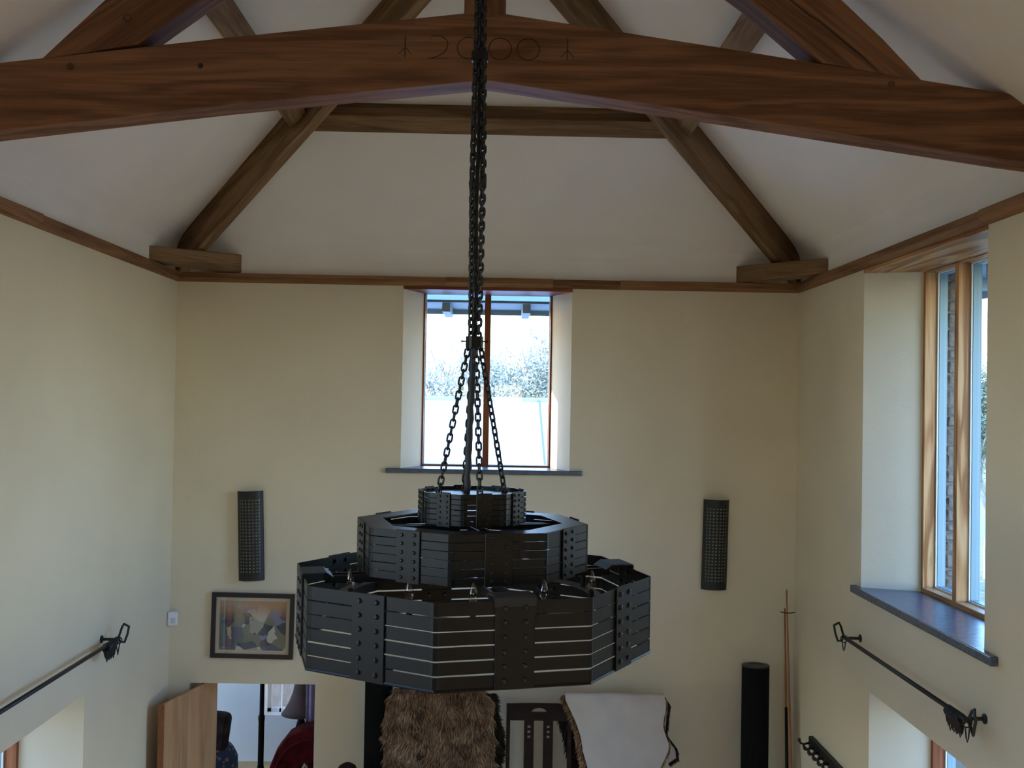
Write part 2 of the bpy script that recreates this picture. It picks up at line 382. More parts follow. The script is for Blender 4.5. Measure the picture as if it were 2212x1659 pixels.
# ------------------------------------------------------------------ wall plates (timber bands at the wall head)
def prismx(name, A, B, mat, parent=None, bevel=0.0):
    """prism between two matching end outlines; local X runs along it"""
    A = [Vector(v) for v in A]; B = [Vector(v) for v in B]; n_ = len(A)
    ca = sum(A, Vector())/n_; cb = sum(B, Vector())/n_
    x = (cb-ca).normalized(); z = Vector((0, 0, 1)); z = (z-x*z.dot(x)).normalized(); y = z.cross(x)
    M = Matrix((x, y, z)).transposed().to_4x4(); M.translation = ca; I = M.inverted()
    fs = [tuple(range(n_)), tuple(range(2*n_-1, n_-1, -1))] + [(k, (k+1) % n_, n_+(k+1) % n_, n_+k) for k in range(n_)]
    o = mesh(name, [I@v for v in A+B], fs, mat, None, matrix=M)
    if parent is not None: sub(o, parent)
    if bevel: bev(o, bevel, 1)
    return o
def plate(name, cuts, P):
    root = None
    for i, (a, b_) in enumerate(zip(cuts, cuts[1:])):
        dz = [0, .002, -.002, .001][i % 4]; pr = .05 + [0, .002, -.001, .002][i % 4]
        e = lambda u: [P(u, .02, ZP-.002), P(u, -.006, ZP-.002+dz*.3), P(u, -pr, ZP+.024+dz), P(u, -pr, 5.196+dz), P(u, .02, 5.196+dz)]
        o = prismx(name if i == 0 else 'plate_length', e(a), e(b_), M_PLATE, root if i else None, .002)
        if i == 0: root = o; tag(o, kind='structure')
    return root
plate('trim_back', [XL+.004, -.42, .44, .98, XR-.004], PB)
plate('trim_left', [YR, 2.4, 5.75, YB-.004], PLt)
plate('trim_right', [YR, 1.9, 5.1, YB-.004], PRt)

# ------------------------------------------------------------------ windows
def window(name, P, Brect, Arect, mull, woodm, lining=True, sill=None, T=.032, To=.02):
    root = empty(name, P((Brect[0]+Brect[1])/2, D1, Brect[2])); tag(root, kind='structure')
    bpy.context.view_layer.update()
    u0, u1, z0, z1 = Brect
    def ring(nm, da, db, rect, t, mat, bv=0.0):
        ua, ub, za, zb = rect
        o = None
        for k, (p, q, r_, s) in enumerate(((ua, ua+t, za, zb), (ub-t, ub, za, zb), (ua+t, ub-t, za, za+t), (ua+t, ub-t, zb-t, zb))):
            if k < 2: A = [P(p, da, r_), P(q, da, r_), P(q, db, r_), P(p, db, r_)]; B = [P(p, da, s), P(q, da, s), P(q, db, s), P(p, db, s)]
            else: A = [P(p, da, r_), P(p, db, r_), P(p, db, s), P(p, da, s)]; B = [P(q, da, r_), P(q, db, r_), P(q, db, s), P(q, da, s)]
            hexa(nm, A, B, mat, root, bv)
    ring('frame', D1-.004, D1+.072, (u0-.004, u1+.004, z0, z1), T, woodm, .003)
    edges = [u0+T] + [x for mu in mull for x in (mu-.025, mu+.025)] + [u1-T]
    for mu in mull:
        A = [P(mu-.025, D1-.002, z0+T), P(mu+.025, D1-.002, z0+T), P(mu+.025, D1+.072, z0+T), P(mu-.025, D1+.072, z0+T)]
        B = [v_ + Vector((0, 0, z1-z0-2*T)) for v_ in A]
        hexa('mullion', A, B, woodm, root, .003)
    for ua, ub in zip(edges[0::2], edges[1::2]):
        ring('glazing_bead', D1+.073, D1+.083, (ua-.004, ub+.004, z0+T-.004, z1-T+.004), .7*To, M_BEAD)
        ring('outer_frame', D1+.084, D1+.135, (ua-.006, ub+.006, z0+T-.006, z1-T+.006), To, M_TEAL)
        vs = [P(ua, D1+.10, z0+T), P(ub, D1+.10, z0+T), P(ub, D1+.10, z1-T), P(ua, D1+.10, z1-T)]
        g = mesh('pane', vs, [(0, 1, 2, 3)], M_GLASS); sub(g, root)
    a0, a1, az0, az1 = Arect
    if lining:
        A = [P(a0-.004, -.004, z1-.026), P(u0, D1, z1-.026), P(u0, D1, z1-.002), P(a0-.004, -.004, z1-.002)]
        B = [P(a1+.004, -.004, z1-.026), P(u1, D1, z1-.026), P(u1, D1, z1-.002), P(a1+.004, -.004, z1-.002)]
        hexa('head_lining', A, B, woodm, root, .002)
    if sill:
        s0, s1, pr, th = sill
        bm = bmesh.new()
        top = [P(s0, -pr, z0), P(s1, -pr, z0), P(s1, .0, z0), P(a1-.0, .0, z0), P(u1, D1+.01, z0), P(u0, D1+.01, z0), P(a0, .0, z0), P(s0, .0, z0)]
        tv = [bm.verts.new(q + Vector((0, 0, .003))) for q in top]; bv_ = [bm.verts.new(q - Vector((0, 0, th))) for q in top]
        bm.faces.new(tv); bm.faces.new(bv_[::-1])
        for k in range(8): bm.faces.new((tv[k], tv[(k+1) % 8], bv_[(k+1) % 8], bv_[k]))
        s = bmobj('window_sill', bm, M_SLATE_SKYBLUE); sub(s, root); bev(s, .006, 2)
        s['label'] = 'dark slate sill slab'
    # sky portal in the opening
    L = bpy.data.lights.new(name+'_daylight', 'AREA'); L.shape = 'RECTANGLE'
    c = P((u0+u1)/2, D1+.16, (z0+z1)/2); inn = (P(0, 0, 0)-P(0, 1, 0))
    L.size = (u1-u0); L.size_y = (z1-z0); L.cycles.is_portal = True
    lo = bpy.data.objects.new(name+'_daylight', L); COL.objects.link(lo)
    lo.location = c; lo.rotation_euler = inn.to_track_quat('-Z', 'Z').to_euler()
    return root
window('window_1', PB, OP_BACK[1], OP_BACK[0], [-.082], M_FIRR, True, (-.872, .701, .035, .036), .017, .007)
window('window_2', PRt, OP_RU[1], OP_RU[0], [5.72, 6.225], M_FIR, True, (4.955, 6.925, .04, .045))
window('window_3', PRt, OP_RL[1], OP_RL[0], [5.98, 5.43], M_FIRR, False, (4.7, 6.7, .03, .04))
window('window_4', PLt, OP_LL[1], OP_LL[0], [5.96, 5.42], M_FIRR, False, (4.7, 6.7, .03, .04))
window('window_5_added', PLt, OP_LU_ADDED[1], OP_LU_ADDED[0], [1.82, 2.31], M_FIR, True, (1.05, 3.05, .04, .045))
window('window_6_added', PRear, OP_RG_ADDED[1], OP_RG_ADDED[0], [-.07], M_FIR, True, None)

# rubble stones of the outer jamb beyond the right-hand window
random.seed(3)
def stone(c, s, rnd):
    bm = bmesh.new(); bmesh.ops.create_cube(bm, size=1)
    bmesh.ops.bevel(bm, geom=bm.edges[:], offset=.16, segments=1, affect='EDGES', profile=.5)
    for v_ in bm.verts:
        v_.co = Vector((v_.co.x*s[0], v_.co.y*s[1], v_.co.z*s[2])) + Vector([rnd.uniform(-.006, .006) for _ in range(3)])
    o = bmobj('stone', bm, M_STONE, wall_right); o.location = c
z = 3.04
while z < 5.1:
    h = random.uniform(.055, .13); x = XR+D1+.14
    while x < XR+D2-.02:
        w = random.uniform(.1, .22); w = min(w, XR+D2+.02-x)
        if w > .04: stone((x+w/2, OP_RU[1][1]+.02, z+h/2), (w-.012, .065+random.uniform(0, .02), h-.012), random)
        x += w
    z += h

# ------------------------------------------------------------------ eaves outside
def eaves(name, P, u0, u1, us, zs, dout):
    root = empty(name, P((u0+u1)/2, D2, zs)); bpy.context.view_layer.update()
    def bx(nm, ua, ub, da, db, za, zb, mat):
        A = [P(ua, da, za), P(ua, db, za), P(ua, db, zb), P(ua, da, zb)]; B = [P(ub, da, za), P(ub, db, za), P(ub, db, zb), P(ub, da, zb)]
        return hexa(nm, A, B, mat, root)
    bx('soffit_board', u0, u1, D1+.16, dout, zs, zs+.02, M_SOFFIT)
    bx('fascia_board', u0, u1, dout, dout+.03, zs-.045, zs+.16, M_TEAL)
    for u in us: bx('rafter_tail', u-.034, u+.034, D2-.02, dout-.01, zs-.075, zs-.001, M_TAIL)
    return root
tag(eaves('roof_overhang', PB, XL-.55, XR+.55, [-1.13, -.444, .25, .94], 5.05, 1.2), 'pale teal boarded eaves outside the far window', 'eaves')
tag(eaves('roof_overhang', PRt, YR-.55, YB+.55, [4.2, 4.9, 5.6, 6.3, 7.0], 5.10, 1.25), 'blue painted eaves outside the tall window on the right', 'eaves')

# ------------------------------------------------------------------ roof truss: cranked tie beam, principals, king post
YT0, YT1 = 4.47, 4.63
truss = empty('roof_truss', (XM, (YT0+YT1)/2, 5.6)); bpy.context.view_layer.update()
tag(truss, 'great oak truss with cranked tie beam carved 2000 across the room', 'roof truss')
# tie beam in one mesh, local X along it
xs = [(-2.60, 5.560, 5.268), (-2.163, 5.627, 5.331), (-1.2, 5.757, 5.464), (-.07, 5.900, 5.598), (1.0, 5.757, 5.463), (2.219, 5.588, 5.298), (2.47, 5.45, 5.27)]
bm = bmesh.new(); rr = []
for x, zt, zb in xs:
    rr.append([bm.verts.new((x-XM, y-4.55, z-5.6)) for y, z in ((YT0, zb), (YT1, zb), (YT1, zt), (YT0, zt))])
for a, c in zip(rr, rr[1:]):
    for k in range(4): bm.faces.new((a[k], a[(k+1) % 4], c[(k+1) % 4], c[k]))
bm.faces.new(rr[0]); bm.faces.new(rr[-1])
tie = bmobj('tie_beam', bm, M_OAK, truss); bev(tie, .006, 2)
def polyprism(name, pts, y0, y1, mat, parent, axis=None, bevel=.006):
    """prism between two vertical planes; local X along axis"""
    ax = Vector((axis[0], 0, axis[1])).normalized(); zz = Vector((0, 1, 0)).cross(ax)*-1; yy = zz.cross(ax)
    c = Vector((pts[0][0], y0, pts[0][1]))
    Mx = Matrix((ax, yy, zz)).transposed().to_4x4(); Mx.translation = c; I = Mx.inverted()
    n_ = len(pts); vs = [I@Vector((x, y0, z)) for x, z in pts] + [I@Vector((x, y1, z)) for x, z in pts]
    fs = [tuple(range(n_)), tuple(range(2*n_-1, n_-1, -1))] + [(k, (k+1) % n_, n_+(k+1) % n_, n_+k) for k in range(n_)]
    o = mesh(name, vs, fs, mat, None, matrix=Mx)
    if parent is not None: sub(o, parent)
    bev(o, bevel, 2); return o
polyprism('principal_rafter', [(-1.985, 5.645), (-1.718, 5.908), (-1.60, 6.0), (-.16, 7.0), (-.16, 6.73), (-1.33, 5.905), (-1.577, 5.718)], YT0-.004, YT1-.01, M_OAK, truss, (1, .75))
polyprism('principal_rafter', [(1.838, 5.632), (1.66, 5.815), (1.477, 5.983), (.02, 7.0), (.02, 6.72), (1.073, 5.973), (1.395, 5.705)], YT0-.004, YT1-.01, M_OAK, truss, (-1, .78))
polyprism('king_post', [(-.168, 5.88), (-.168, 7.12), (.013, 7.12), (.013, 5.88)], YT0-.002, YT1-.02, M_OAK, truss, (0, 1))
for x, z in ((-1.86, 5.617), (1.698, 5.618)):
    bm = bmesh.new(); lathe(bm, [(.015, -.02), (.015, .004), (.011, .007), (.004, .008)], 10, (x, YT0, z), Matrix.Rotation(PI/2, 4, 'X'))
    sub(bmobj('peg', bm, M_PEG), truss)
bm = bmesh.new(); lathe(bm, [(.012, -.02), (.012, .0015), (.004, .003)], 10, (-1.302, YT0, 5.632), Matrix.Rotation(PI/2, 4, 'X'))
sub(bmobj('knot', bm, M_INK), truss)
bm = bmesh.new(); lathe(bm, [(.016, -.02), (.016, .006), (.008, .009)], 10, (-1.621, YT0-.004, 5.83), Matrix.Rotation(PI/2, 4, 'X'))
sub(bmobj('peg', bm, M_PEG), truss)
# drying crack along the right principal: a narrow sunken dark seam
bm = bmesh.new(); cr = [(1.24, 5.985), (1.33, 5.915), (1.38, 5.885), (1.5, 5.79), (1.57, 5.735), (1.64, 5.672)]
tube(bm, [(x, YT0-.003, z) for x, z in cr], [.003, .005, .0035, .005, .004, .002], 5); sub(bmobj('crack', bm, M_INK), truss)
# carved year and marks: 2 0 0 0 between two arrows
def arc(bm, cx, cz, rx, rz, a0, a1, n_=22, rad=.0022):
    tube(bm, [(cx+rx*math.cos(R(a0+(a1-a0)*i/n_)), YT0-.0004, cz+rz*math.sin(R(a0+(a1-a0)*i/n_))) for i in range(n_+1)], rad, 5)
for cx in (-.146, -.010, .112):
    bm = bmesh.new(); arc(bm, cx, 5.735, .049, .047, 0, 359, 32); sub(bmobj('carved_zero', bm, M_INK), truss)
bm = bmesh.new()
two = [(-.318, 5.765), (-.305, 5.782), (-.285, 5.787), (-.262, 5.782), (-.243, 5.769), (-.236, 5.750), (-.240, 5.731), (-.253, 5.713), (-.275, 5.698), (-.305, 5.688), (-.322, 5.686), (-.286, 5.687), (-.232, 5.689)]
tube(bm, [(x, YT0-.0004, z) for x, z in two], [.001, .0012, .0015, .002, .0022, .0022, .0022, .0022, .002, .0018, .0015, .0013, .001], 5)
sub(bmobj('carved_two', bm, M_INK), truss)
for x, zt, zb in ((-.421, 5.781, 5.690), (.283, 5.786, 5.692)):
    bm = bmesh.new(); y = YT0-.0004; zm = zb+(zt-zb)*.48; w = .029
    v0 = [(x, y, zt), (x, y, zm), (x, y, zb)]
    tube(bm, v0, .0024, 5)
    o = bmobj('carved_arrow', bm, M_INK); sub(o, truss)
    for s in (-1, 1):
        bm = bmesh.new(); tube(bm, [(x, y, zm), (x+s*w*.6, y, zb+.023), (x+s*w, y, zb+.012)], .0018, 5); b2 = bmobj('arrow_barb', bm, M_INK); sub(b2, o)

# ------------------------------------------------------------------ hip rafters, purlins, corner ties
def hipz(s): return 5.155+PIT*s
HW = .042
def hip(left):
    sx = 1 if left else -1; X0 = XL if left else XR
    dn = Vector((sx*.7071, .7071, 0))        # across the hip, away from the viewer
    def sec(s):
        c = Vector((X0+sx*s, YB-s, 0)); zb = hipz(s); zt = Z0+PIT*s+.03
        return [c-dn*HW+Vector((0, 0, zb)), c+dn*HW+Vector((0, 0, zb)), c+dn*HW+Vector((0, 0, zt)), c-dn*HW+Vector((0, 0, zt))]
    return hexa('hip_rafter', sec(.02), sec(2.42), M_OAK2, None, .008)
tag(hip(True), 'weathered oak hip rafter climbing from the far left corner', 'beam', 'hip rafters')
tag(hip(False), 'weathered oak hip rafter climbing from the far right corner', 'beam', 'hip rafters')
# purlin cross-section in (distance in from wall, height)
PC = [(1.171, 6.262), (1.247, 6.150), (1.124, 6.064), (1.048, 6.176)]
def purlin(kind):
    A, B = [], []
    for b_, z in PC:
        if kind == 'back': A.append((XL+b_, YB-b_, z)); B.append((XR-b_, YB-b_, z))
        elif kind == 'left': A.append((XL+b_, YT1-.1, z)); B.append((XL+b_, YB-b_-.0, z))
        else: A.append((XR-b_, YT1-.1, z)); B.append((XR-b_, YB-b_-.0, z))
    return hexa('purlin', A, B, M_OAK2, None, .008)
tag(purlin('back'), 'horizontal oak purlin between the two hip rafters on the far slope', 'beam', 'roof purlins')
tag(purlin('left'), 'oak purlin on the left roof slope, running behind the truss', 'beam', 'roof purlins')
tag(purlin('right'), 'cracked oak purlin on the right roof slope, running behind the truss', 'beam', 'roof purlins')
# short pads where the end purlin laps the hips
ptl = empty('ridge_beam', (XM, 5, 7.1)); bpy.context.view_layer.update()
ptl['label'] = 'oak ridge beam at the very top of the roof'; ptl['category'] = 'beam'
hexa('timber', [(XM-.05, YR, 6.98), (XM+.05, YR, 6.98), (XM+.05, YR, 7.2), (XM-.05, YR, 7.2)], [(XM-.05, 6.2, 6.98), (XM+.05, 6.2, 6.98), (XM+.05, 6.2, 7.2), (XM-.05, 6.2, 7.2)], M_OAK2, ptl)
def cornertie(Lp, Rp, zl, zr, zb, back):
    Lp, Rp = Vector((*Lp, 0)), Vector((*Rp, 0)); bk = Vector(back)*.17
    A = [Lp+Vector((0, 0, zb)), Lp+bk+Vector((0, 0, zb)), Lp+bk+Vector((0, 0, zl)), Lp+Vector((0, 0, zl))]
    B = [Rp+Vector((0, 0, zb)), Rp+bk+Vector((0, 0, zb)), Rp+bk+Vector((0, 0, zr)), Rp+Vector((0, 0, zr))]
    return hexa('corner_tie', A, B, M_OAK2, None, .008)
tag(cornertie((XL-.0, 7.637), (-2.059, YB), 5.312, 5.352, 5.205, (-.77, .6, 0)), 'stubby oak corner tie under the hip rafter at the far left', 'beam', 'corner ties')
tag(cornertie((1.92, YB), (XR, 7.578), 5.337, 5.309, 5.2, (.8, .6, 0)), 'stubby oak corner tie under the hip rafter at the far right', 'beam', 'corner ties')

# ------------------------------------------------------------------ chandelier
CX, CY = -.0815, 3.754
TH = -7.88
ch = empty('chandelier', (CX, CY, 3.33)); bpy.context.view_layer.update()
tag(ch, 'three tiered octagonal black iron chandelier hanging on four chains', 'chandelier')
def oct_ring(rad, z0, z1, t, corner=.02, tilt=(0, 0)):
    bm = bmesh.new(); loops = []
    for r_, z in ((rad, z0), (rad, z1), (rad-t, z1), (rad-t, z0)):
        lp = []
        for k in range(8):
            a = R(TH+45*k); v0 = Vector((math.sin(a), -math.cos(a), 0))*r_
            tn = Vector((math.cos(a), math.sin(a), 0))
            for s in (-1, -.4, .4, 1):
                h = R(22.5)*s*.9; off = tn*(corner*s) - v0.normalized()*(corner*.41*abs(s)*abs(s))
                p = v0+off*(r_/rad)
                lp.append(bm.verts.new((p.x, p.y, z + tilt[0]*p.x+tilt[1]*p.y)))
        loops.append(lp)
    n_ = len(loops[0])
    for i in range(4):
        a, c = loops[i], loops[(i+1) % 4]
        for k in range(n_): bm.faces.new((a[k], a[(k+1) % n_], c[(k+1) % n_], c[k]))
    return bm
def boltmesh(rh, hh, t):
    bm = bmesh.new()
    lathe(bm, [(rh*.45, hh), (rh*.85, hh*.75), (rh, hh*.25), (rh, 0), (rh*.5, -.001), (rh*.5, -t), (rh*.95, -t-.0005), (rh*.95, -t-hh*.7), (rh*.4, -t-hh)], 8)
    bmesh.ops.recalc_face_normals(bm, faces=bm.faces)
    me = bpy.data.meshes.new('bolt'); bm.to_mesh(me); bm.free(); me.materials.append(M_IRON2); return me
rng = random.Random(11)
ZC = 3.33
def tier(rad, zb, zt, gap, pw, pt, rb, arms_r=None):
    nb = 6; pitch = (zt-zb)/nb
    for i in range(nb):
        g = gap[i] if isinstance(gap, (list, tuple)) else gap
        o = bmobj('iron_band', oct_ring(rad, zb+i*pitch+g/2-ZC, zb+(i+1)*pitch-g/2-ZC, .0045, .016, (rng.uniform(-1, 1)*g*.25/rad, rng.uniform(-1, 1)*g*.25/rad)), M_IRON, ch)
    ap = rad*math.cos(R(22.5)); bme = boltmesh(rb, rb*.75, pt+.006)
    for k in range(8):
        a = R(TH+45*k+22.5); nrm = Vector((math.sin(a), -math.cos(a), 0)); tn = Vector((math.cos(a), math.sin(a), 0))
        ptop = .003
        o = mesh('riveted_plate', boxv((-pw/2, -pt, zb-.004-zb), (pw/2, 0, zt+ptop-zb)), BOXF, M_IRON, ch)
        Mx = Matrix((tn, -nrm, Vector((0, 0, 1)))).transposed().to_4x4(); Mx.translation = nrm*ap + Vector((0, 0, zb-ZC))
        o.matrix_local = Mx; bev(o, .0015, 1)
        for i in range(nb):
            for sx in (-1, 1):
                bo = bpy.data.objects.new('bolt', bme); COL.objects.link(bo); bo.parent = o
                bo.location = (sx*pw*.262+rng.uniform(-.001, .001), -pt, (i+.5)*pitch+rng.uniform(-.0012, .0012)); bo.rotation_euler = (PI/2, 0, 0)
                bo.rotation_euler.rotate_axis('Z', rng.uniform(0, 1))
T3 = (.6458, 4.2-.8683, 4.2-.6023); T2 = (.4215, 4.2-.5937, 4.2-.4261); T1 = (.1975, 4.2-.4289, 4.2-.3162)
tier(*T3, [.0052, .0058, .0054, .0050, .0046, .0034], .126, .007, .0090)
tier(*T2, [.0030, .0028, .0022, .0022, .0024, .0032], .094, .006, .0066)
tier(*T1, .0028, .055, .005, .0048)
# rolled foot of the lowest band
bm = bmesh.new(); tube(bm, [(math.sin(R(TH+45*k))*T3[0], -math.cos(R(TH+45*k))*T3[0], T3[1]-ZC) for k in range(8)], .005, 6, closed=True); bmobj('foot_rim', bm, M_IRON, ch, recalc=True)
# flat top ring of the middle tier
def oct_flat(ro, ri, z, t):
    bm = bmesh.new(); L = []
    for r_, zz in ((ro, z), (ro, z+t), (ri, z+t), (ri, z)):
        L.append([bm.verts.new((math.sin(R(TH+45*k))*r_, -math.cos(R(TH+45*k))*r_, zz)) for k in range(8)])
    for i in range(4):
        a, c = L[i], L[(i+1) % 4]
        for k in range(8): bm.faces.new((a[k], a[(k+1) % 8], c[(k+1) % 8], c[k]))
    return bm
bmobj('top_ring', oct_flat(T2[0]-.006, .328, T2[2]-ZC-.006, .005), M_IRON, ch)
# cover plate inside the top tier
bm = bmesh.new(); lathe(bm, [(T1[0]-.02, -.004), (T1[0]-.02, 0), (.02, .001)], 8, (0, 0, T1[2]-ZC-.013), Matrix.Rotation(R(TH), 4, 'Z')@Matrix.Rotation(R(-90), 4, 'Z')); bmobj('cover_plate', bm, plain('cover_iron', (.05, .05, .052), .4), ch)
# carrying arms: paired bars from the middle out to each tier, with a folded saddle on the rim
for q in range(4):
    a = R(TH+22.5+90*q); nrm = Vector((math.sin(a), -math.cos(a), 0)); tn = Vector((math.cos(a), math.sin(a), 0))
    Mx = Matrix((nrm, tn, Vector((0, 0, 1)))).transposed().to_4x4()
    ap3 = T3[0]*math.cos(R(22.5)); ap2 = T2[0]*math.cos(R(22.5))
    for s in (-1, 1):
        o = mesh('carrying_arm', boxv((.02, s*.03-.005, T3[2]-ZC-.030), (ap3-.075, s*.03+.005, T3[2]-ZC-.004)), BOXF, M_IRON, ch); o.matrix_local = Mx
        o = mesh('carrying_arm', boxv((.02, s*.02-.004, T2[2]-ZC-.030), (ap2-.012, s*.02+.004, T2[2]-ZC-.014)), BOXF, M_IRON, ch); o.matrix_local = Mx
    bm = bmesh.new()
    w0 = .066; xo = ap3+.009; zt = T3[2]-ZC+.013
    pr = [(xo, -.026), (xo, 0.0), (xo-.006, .005), (xo-.085, .005), (xo-.11, -.012), (xo-.11, -.016), (xo-.087, 0.001), (xo-.008, .001), (xo-.004, -.002), (xo-.004, -.026)]
    L = [[bm.verts.new(Mx@Vector((x, w, zt-.005+z_))) for x, z_ in pr] for w in (-w0, w0)]
    n_ = len(pr)
    for k in range(n_): bm.faces.new((L[0][k], L[0][(k+1) % n_], L[1][(k+1) % n_], L[1][k]))
    bm.faces.new(L[0][::-1]); bm.faces.new(L[1])
    bmobj('rim_saddle', bm, M_SADDLE, ch)
# conduit ring and candle lamps inside the lowest tier
bm = bmesh.new()
L = []
for r_, z_ in ((.475, 3.505), (.475, 3.512), (.435, 3.512), (.435, 3.505)):
    L.append([bm.verts.new((math.sin(2*PI*k/48)*r_, -math.cos(2*PI*k/48)*r_, z_-ZC)) for k in range(48)])
for i in range(4):
    for k in range(48): bm.faces.new((L[i][k], L[i][(k+1) % 48], L[(i+1) % 4][(k+1) % 48], L[(i+1) % 4][k]))
bmobj('lamp_ring', bm, plain('lamp_ring_iron', (.09, .085, .08), .4), ch)
for a in (2.5, -24, 33, 68, -62, 112, -112, 158, -158):
    x, y = .455*math.sin(R(a)), -.455*math.cos(R(a))
    bm = bmesh.new(); lathe(bm, [(.010, 0), (.010, .045), (.007, .05), (.004, .051)], 10, (x, y, 3.512-ZC)); hold = bmobj('lamp_holder', bm, M_BRASS if a == 2.5 else M_IRON2, ch)
    bm = bmesh.new(); lathe(bm, [(.006, .05), (.0135, .062), (.0155, .075), (.012, .092), (.006, .108), (.0015, .116)], 12, (x, y, 3.512-ZC)); bl = bmobj('candle_bulb', bm, M_BULB, ch, True)
    bl['label'] = 'clear glass candle bulb'
# chains
def linkmesh():
    bm = bmesh.new(); w, l, d = .0088, .0078, .0039
    pts = []
    for i in range(7): a = -PI/2+PI*i/6*1.0; pts.append((w*math.cos(PI*i/6), 0, l+w*math.sin(PI*i/6)))
    for i in range(7): pts.append((-w*math.cos(PI*i/6), 0, -l-w*math.sin(PI*i/6)))
    tube(bm, pts, d, 6, closed=True)
    bmesh.ops.recalc_face_normals(bm, faces=bm.faces)
    me = bpy.data.meshes.new('chain_link'); bm.to_mesh(me); bm.free()
    for p in me.polygons: p.use_smooth = True
    me.materials.append(M_CHAIN); return me
LM = linkmesh(); PITCHL = .0249
def chain(p0, p1, roll, name='hanging_chain', sag=0.0, stuff=False):
    p0, p1 = Vector(p0), Vector(p1); d = p1-p0; n_ = max(2, int(d.length/PITCHL)); t = d.normalized()
    ref = Vector((0, 1, 0)); xx = ref.cross(t).normalized(); yy = t.cross(xx)
    frames = []
    for i in range(n_):
        f = (i+.5)/n_
        pos = p0+d*f + yy*0
        pos.z -= sag*math.sin(PI*f)
        a = roll + (PI/2 if i % 2 else 0) + rng.uniform(-.12, .12)
        X = xx*math.cos(a)+yy*math.sin(a); Y = t.cross(X)
        Mx = Matrix((X, Y, t)).transposed().to_4x4(); Mx.translation = pos
        frames.append(Mx)
    if stuff:
        bm = bmesh.new()
        for Mx in frames:
            b2 = bmesh.new(); b2.from_mesh(LM); b2.transform(Mx); tmp = bpy.data.meshes.new('t'); b2.to_mesh(tmp); b2.free(); bm.from_mesh(tmp); bpy.data.meshes.remove(tmp)
        o = bmobj(name, bm, M_CHAIN, ch, True); o['kind'] = 'stuff'; return o
    bm = bmesh.new(); tube(bm, [p1+Vector((.010*math.cos(q), 0, .010*math.sin(q))) for q in [2*PI*i/10 for i in range(10)]], .003, 5, closed=True)
    root = bmobj(name, bm, M_CHAIN, ch, True)
    for Mx in frames:
        o = bpy.data.objects.new('chain_link', LM); COL.objects.link(o); o.parent = root; o.matrix_local = Mx
    return root
ZC1, ZC2 = 4.396, 5.44
for q in range(4):
    a = R(TH+22.5+90*q); ax, ay = math.sin(a), -math.cos(a)
    chain((ax*.020, ay*.020, ZC1-ZC+.02), (ax*.122, ay*.122, T1[2]-ZC-.006), .25+.5*q, 'hanging_chain')
    a2 = a+R(35)
    ax, ay = math.sin(a2), -math.cos(a2)
    p0 = (ax*.019, ay*.019, ZC1-ZC+.03); p1 = (ax*.027, ay*.027, 5.0-ZC)
    chain(p0, p1, .35*q, 'hanging_chain')
    chain(p1, (ax*.0145, ay*.0145, 5.72-ZC), .35*q+.3, 'hanging_chain')
    chain((ax*.0145, ay*.0145, 5.72-ZC), (ax*.012, ay*.012, 6.96-ZC), .35*q, 'upper_chain', stuff=True)
# collars
bm = bmesh.new(); lathe(bm, [(.024, 0), (.0325, 0), (.0325, .042), (.024, .042)], 20, (0, 0, ZC1-ZC)); col = bmobj('chain_collar', bm, M_IRON, ch)
for s in (-1, 1):
    bm = bmesh.new(); lathe(bm, [(.0028, 0), (.0028, .013), (.0045, .0132), (.0045, .017), (.002, .0172)], 8, (s*.031, 0, ZC1-ZC+.024), Matrix.Rotation(s*PI/2, 4, 'Y')); bmobj('set_screw', bm, M_IRON2, col)
bm = bmesh.new(); lathe(bm, [(.024, 0), (.0305, 0), (.0305, .034), (.024, .034)], 20, (0, 0, ZC2-ZC)); bmobj('chain_collar', bm, M_IRON, ch)
# wrapped supply cable from the collar to the cover plate and up through the chains
bm = bmesh.new(); pts = []; rad = []
for i in range(25):
    f = i/24; pts.append((-.004-.014*f+.0015*math.sin(i*1.7), -.004+.002*math.cos(i*2.1), (ZC1-ZC+.01)*(1-f)+(T1[2]-ZC-.012)*f)); rad.append(.0125+.0016*math.sin(i*2.3))
tube(bm, pts, rad, 10); bmobj('supply_cable', bm, plain('cable_sleeve', (.035, .037, .042), .55), ch, True)
bm = bmesh.new(); tube(bm, [(.003*math.sin(i*.8), .003*math.cos(i*.6), ZC1-ZC+.03+i*.08) for i in range(32)], .0075, 8); bmobj('supply_cable', bm, M_BLACK, ch, True)
# ceiling hook plate up at the ridge
bm = bmesh.new(); lathe(bm, [(.05, 0), (.05, .012), (.03, .03)], 16, (0, 0, 6.95-ZC)); bmobj('ceiling_rose', bm, M_IRON, ch)

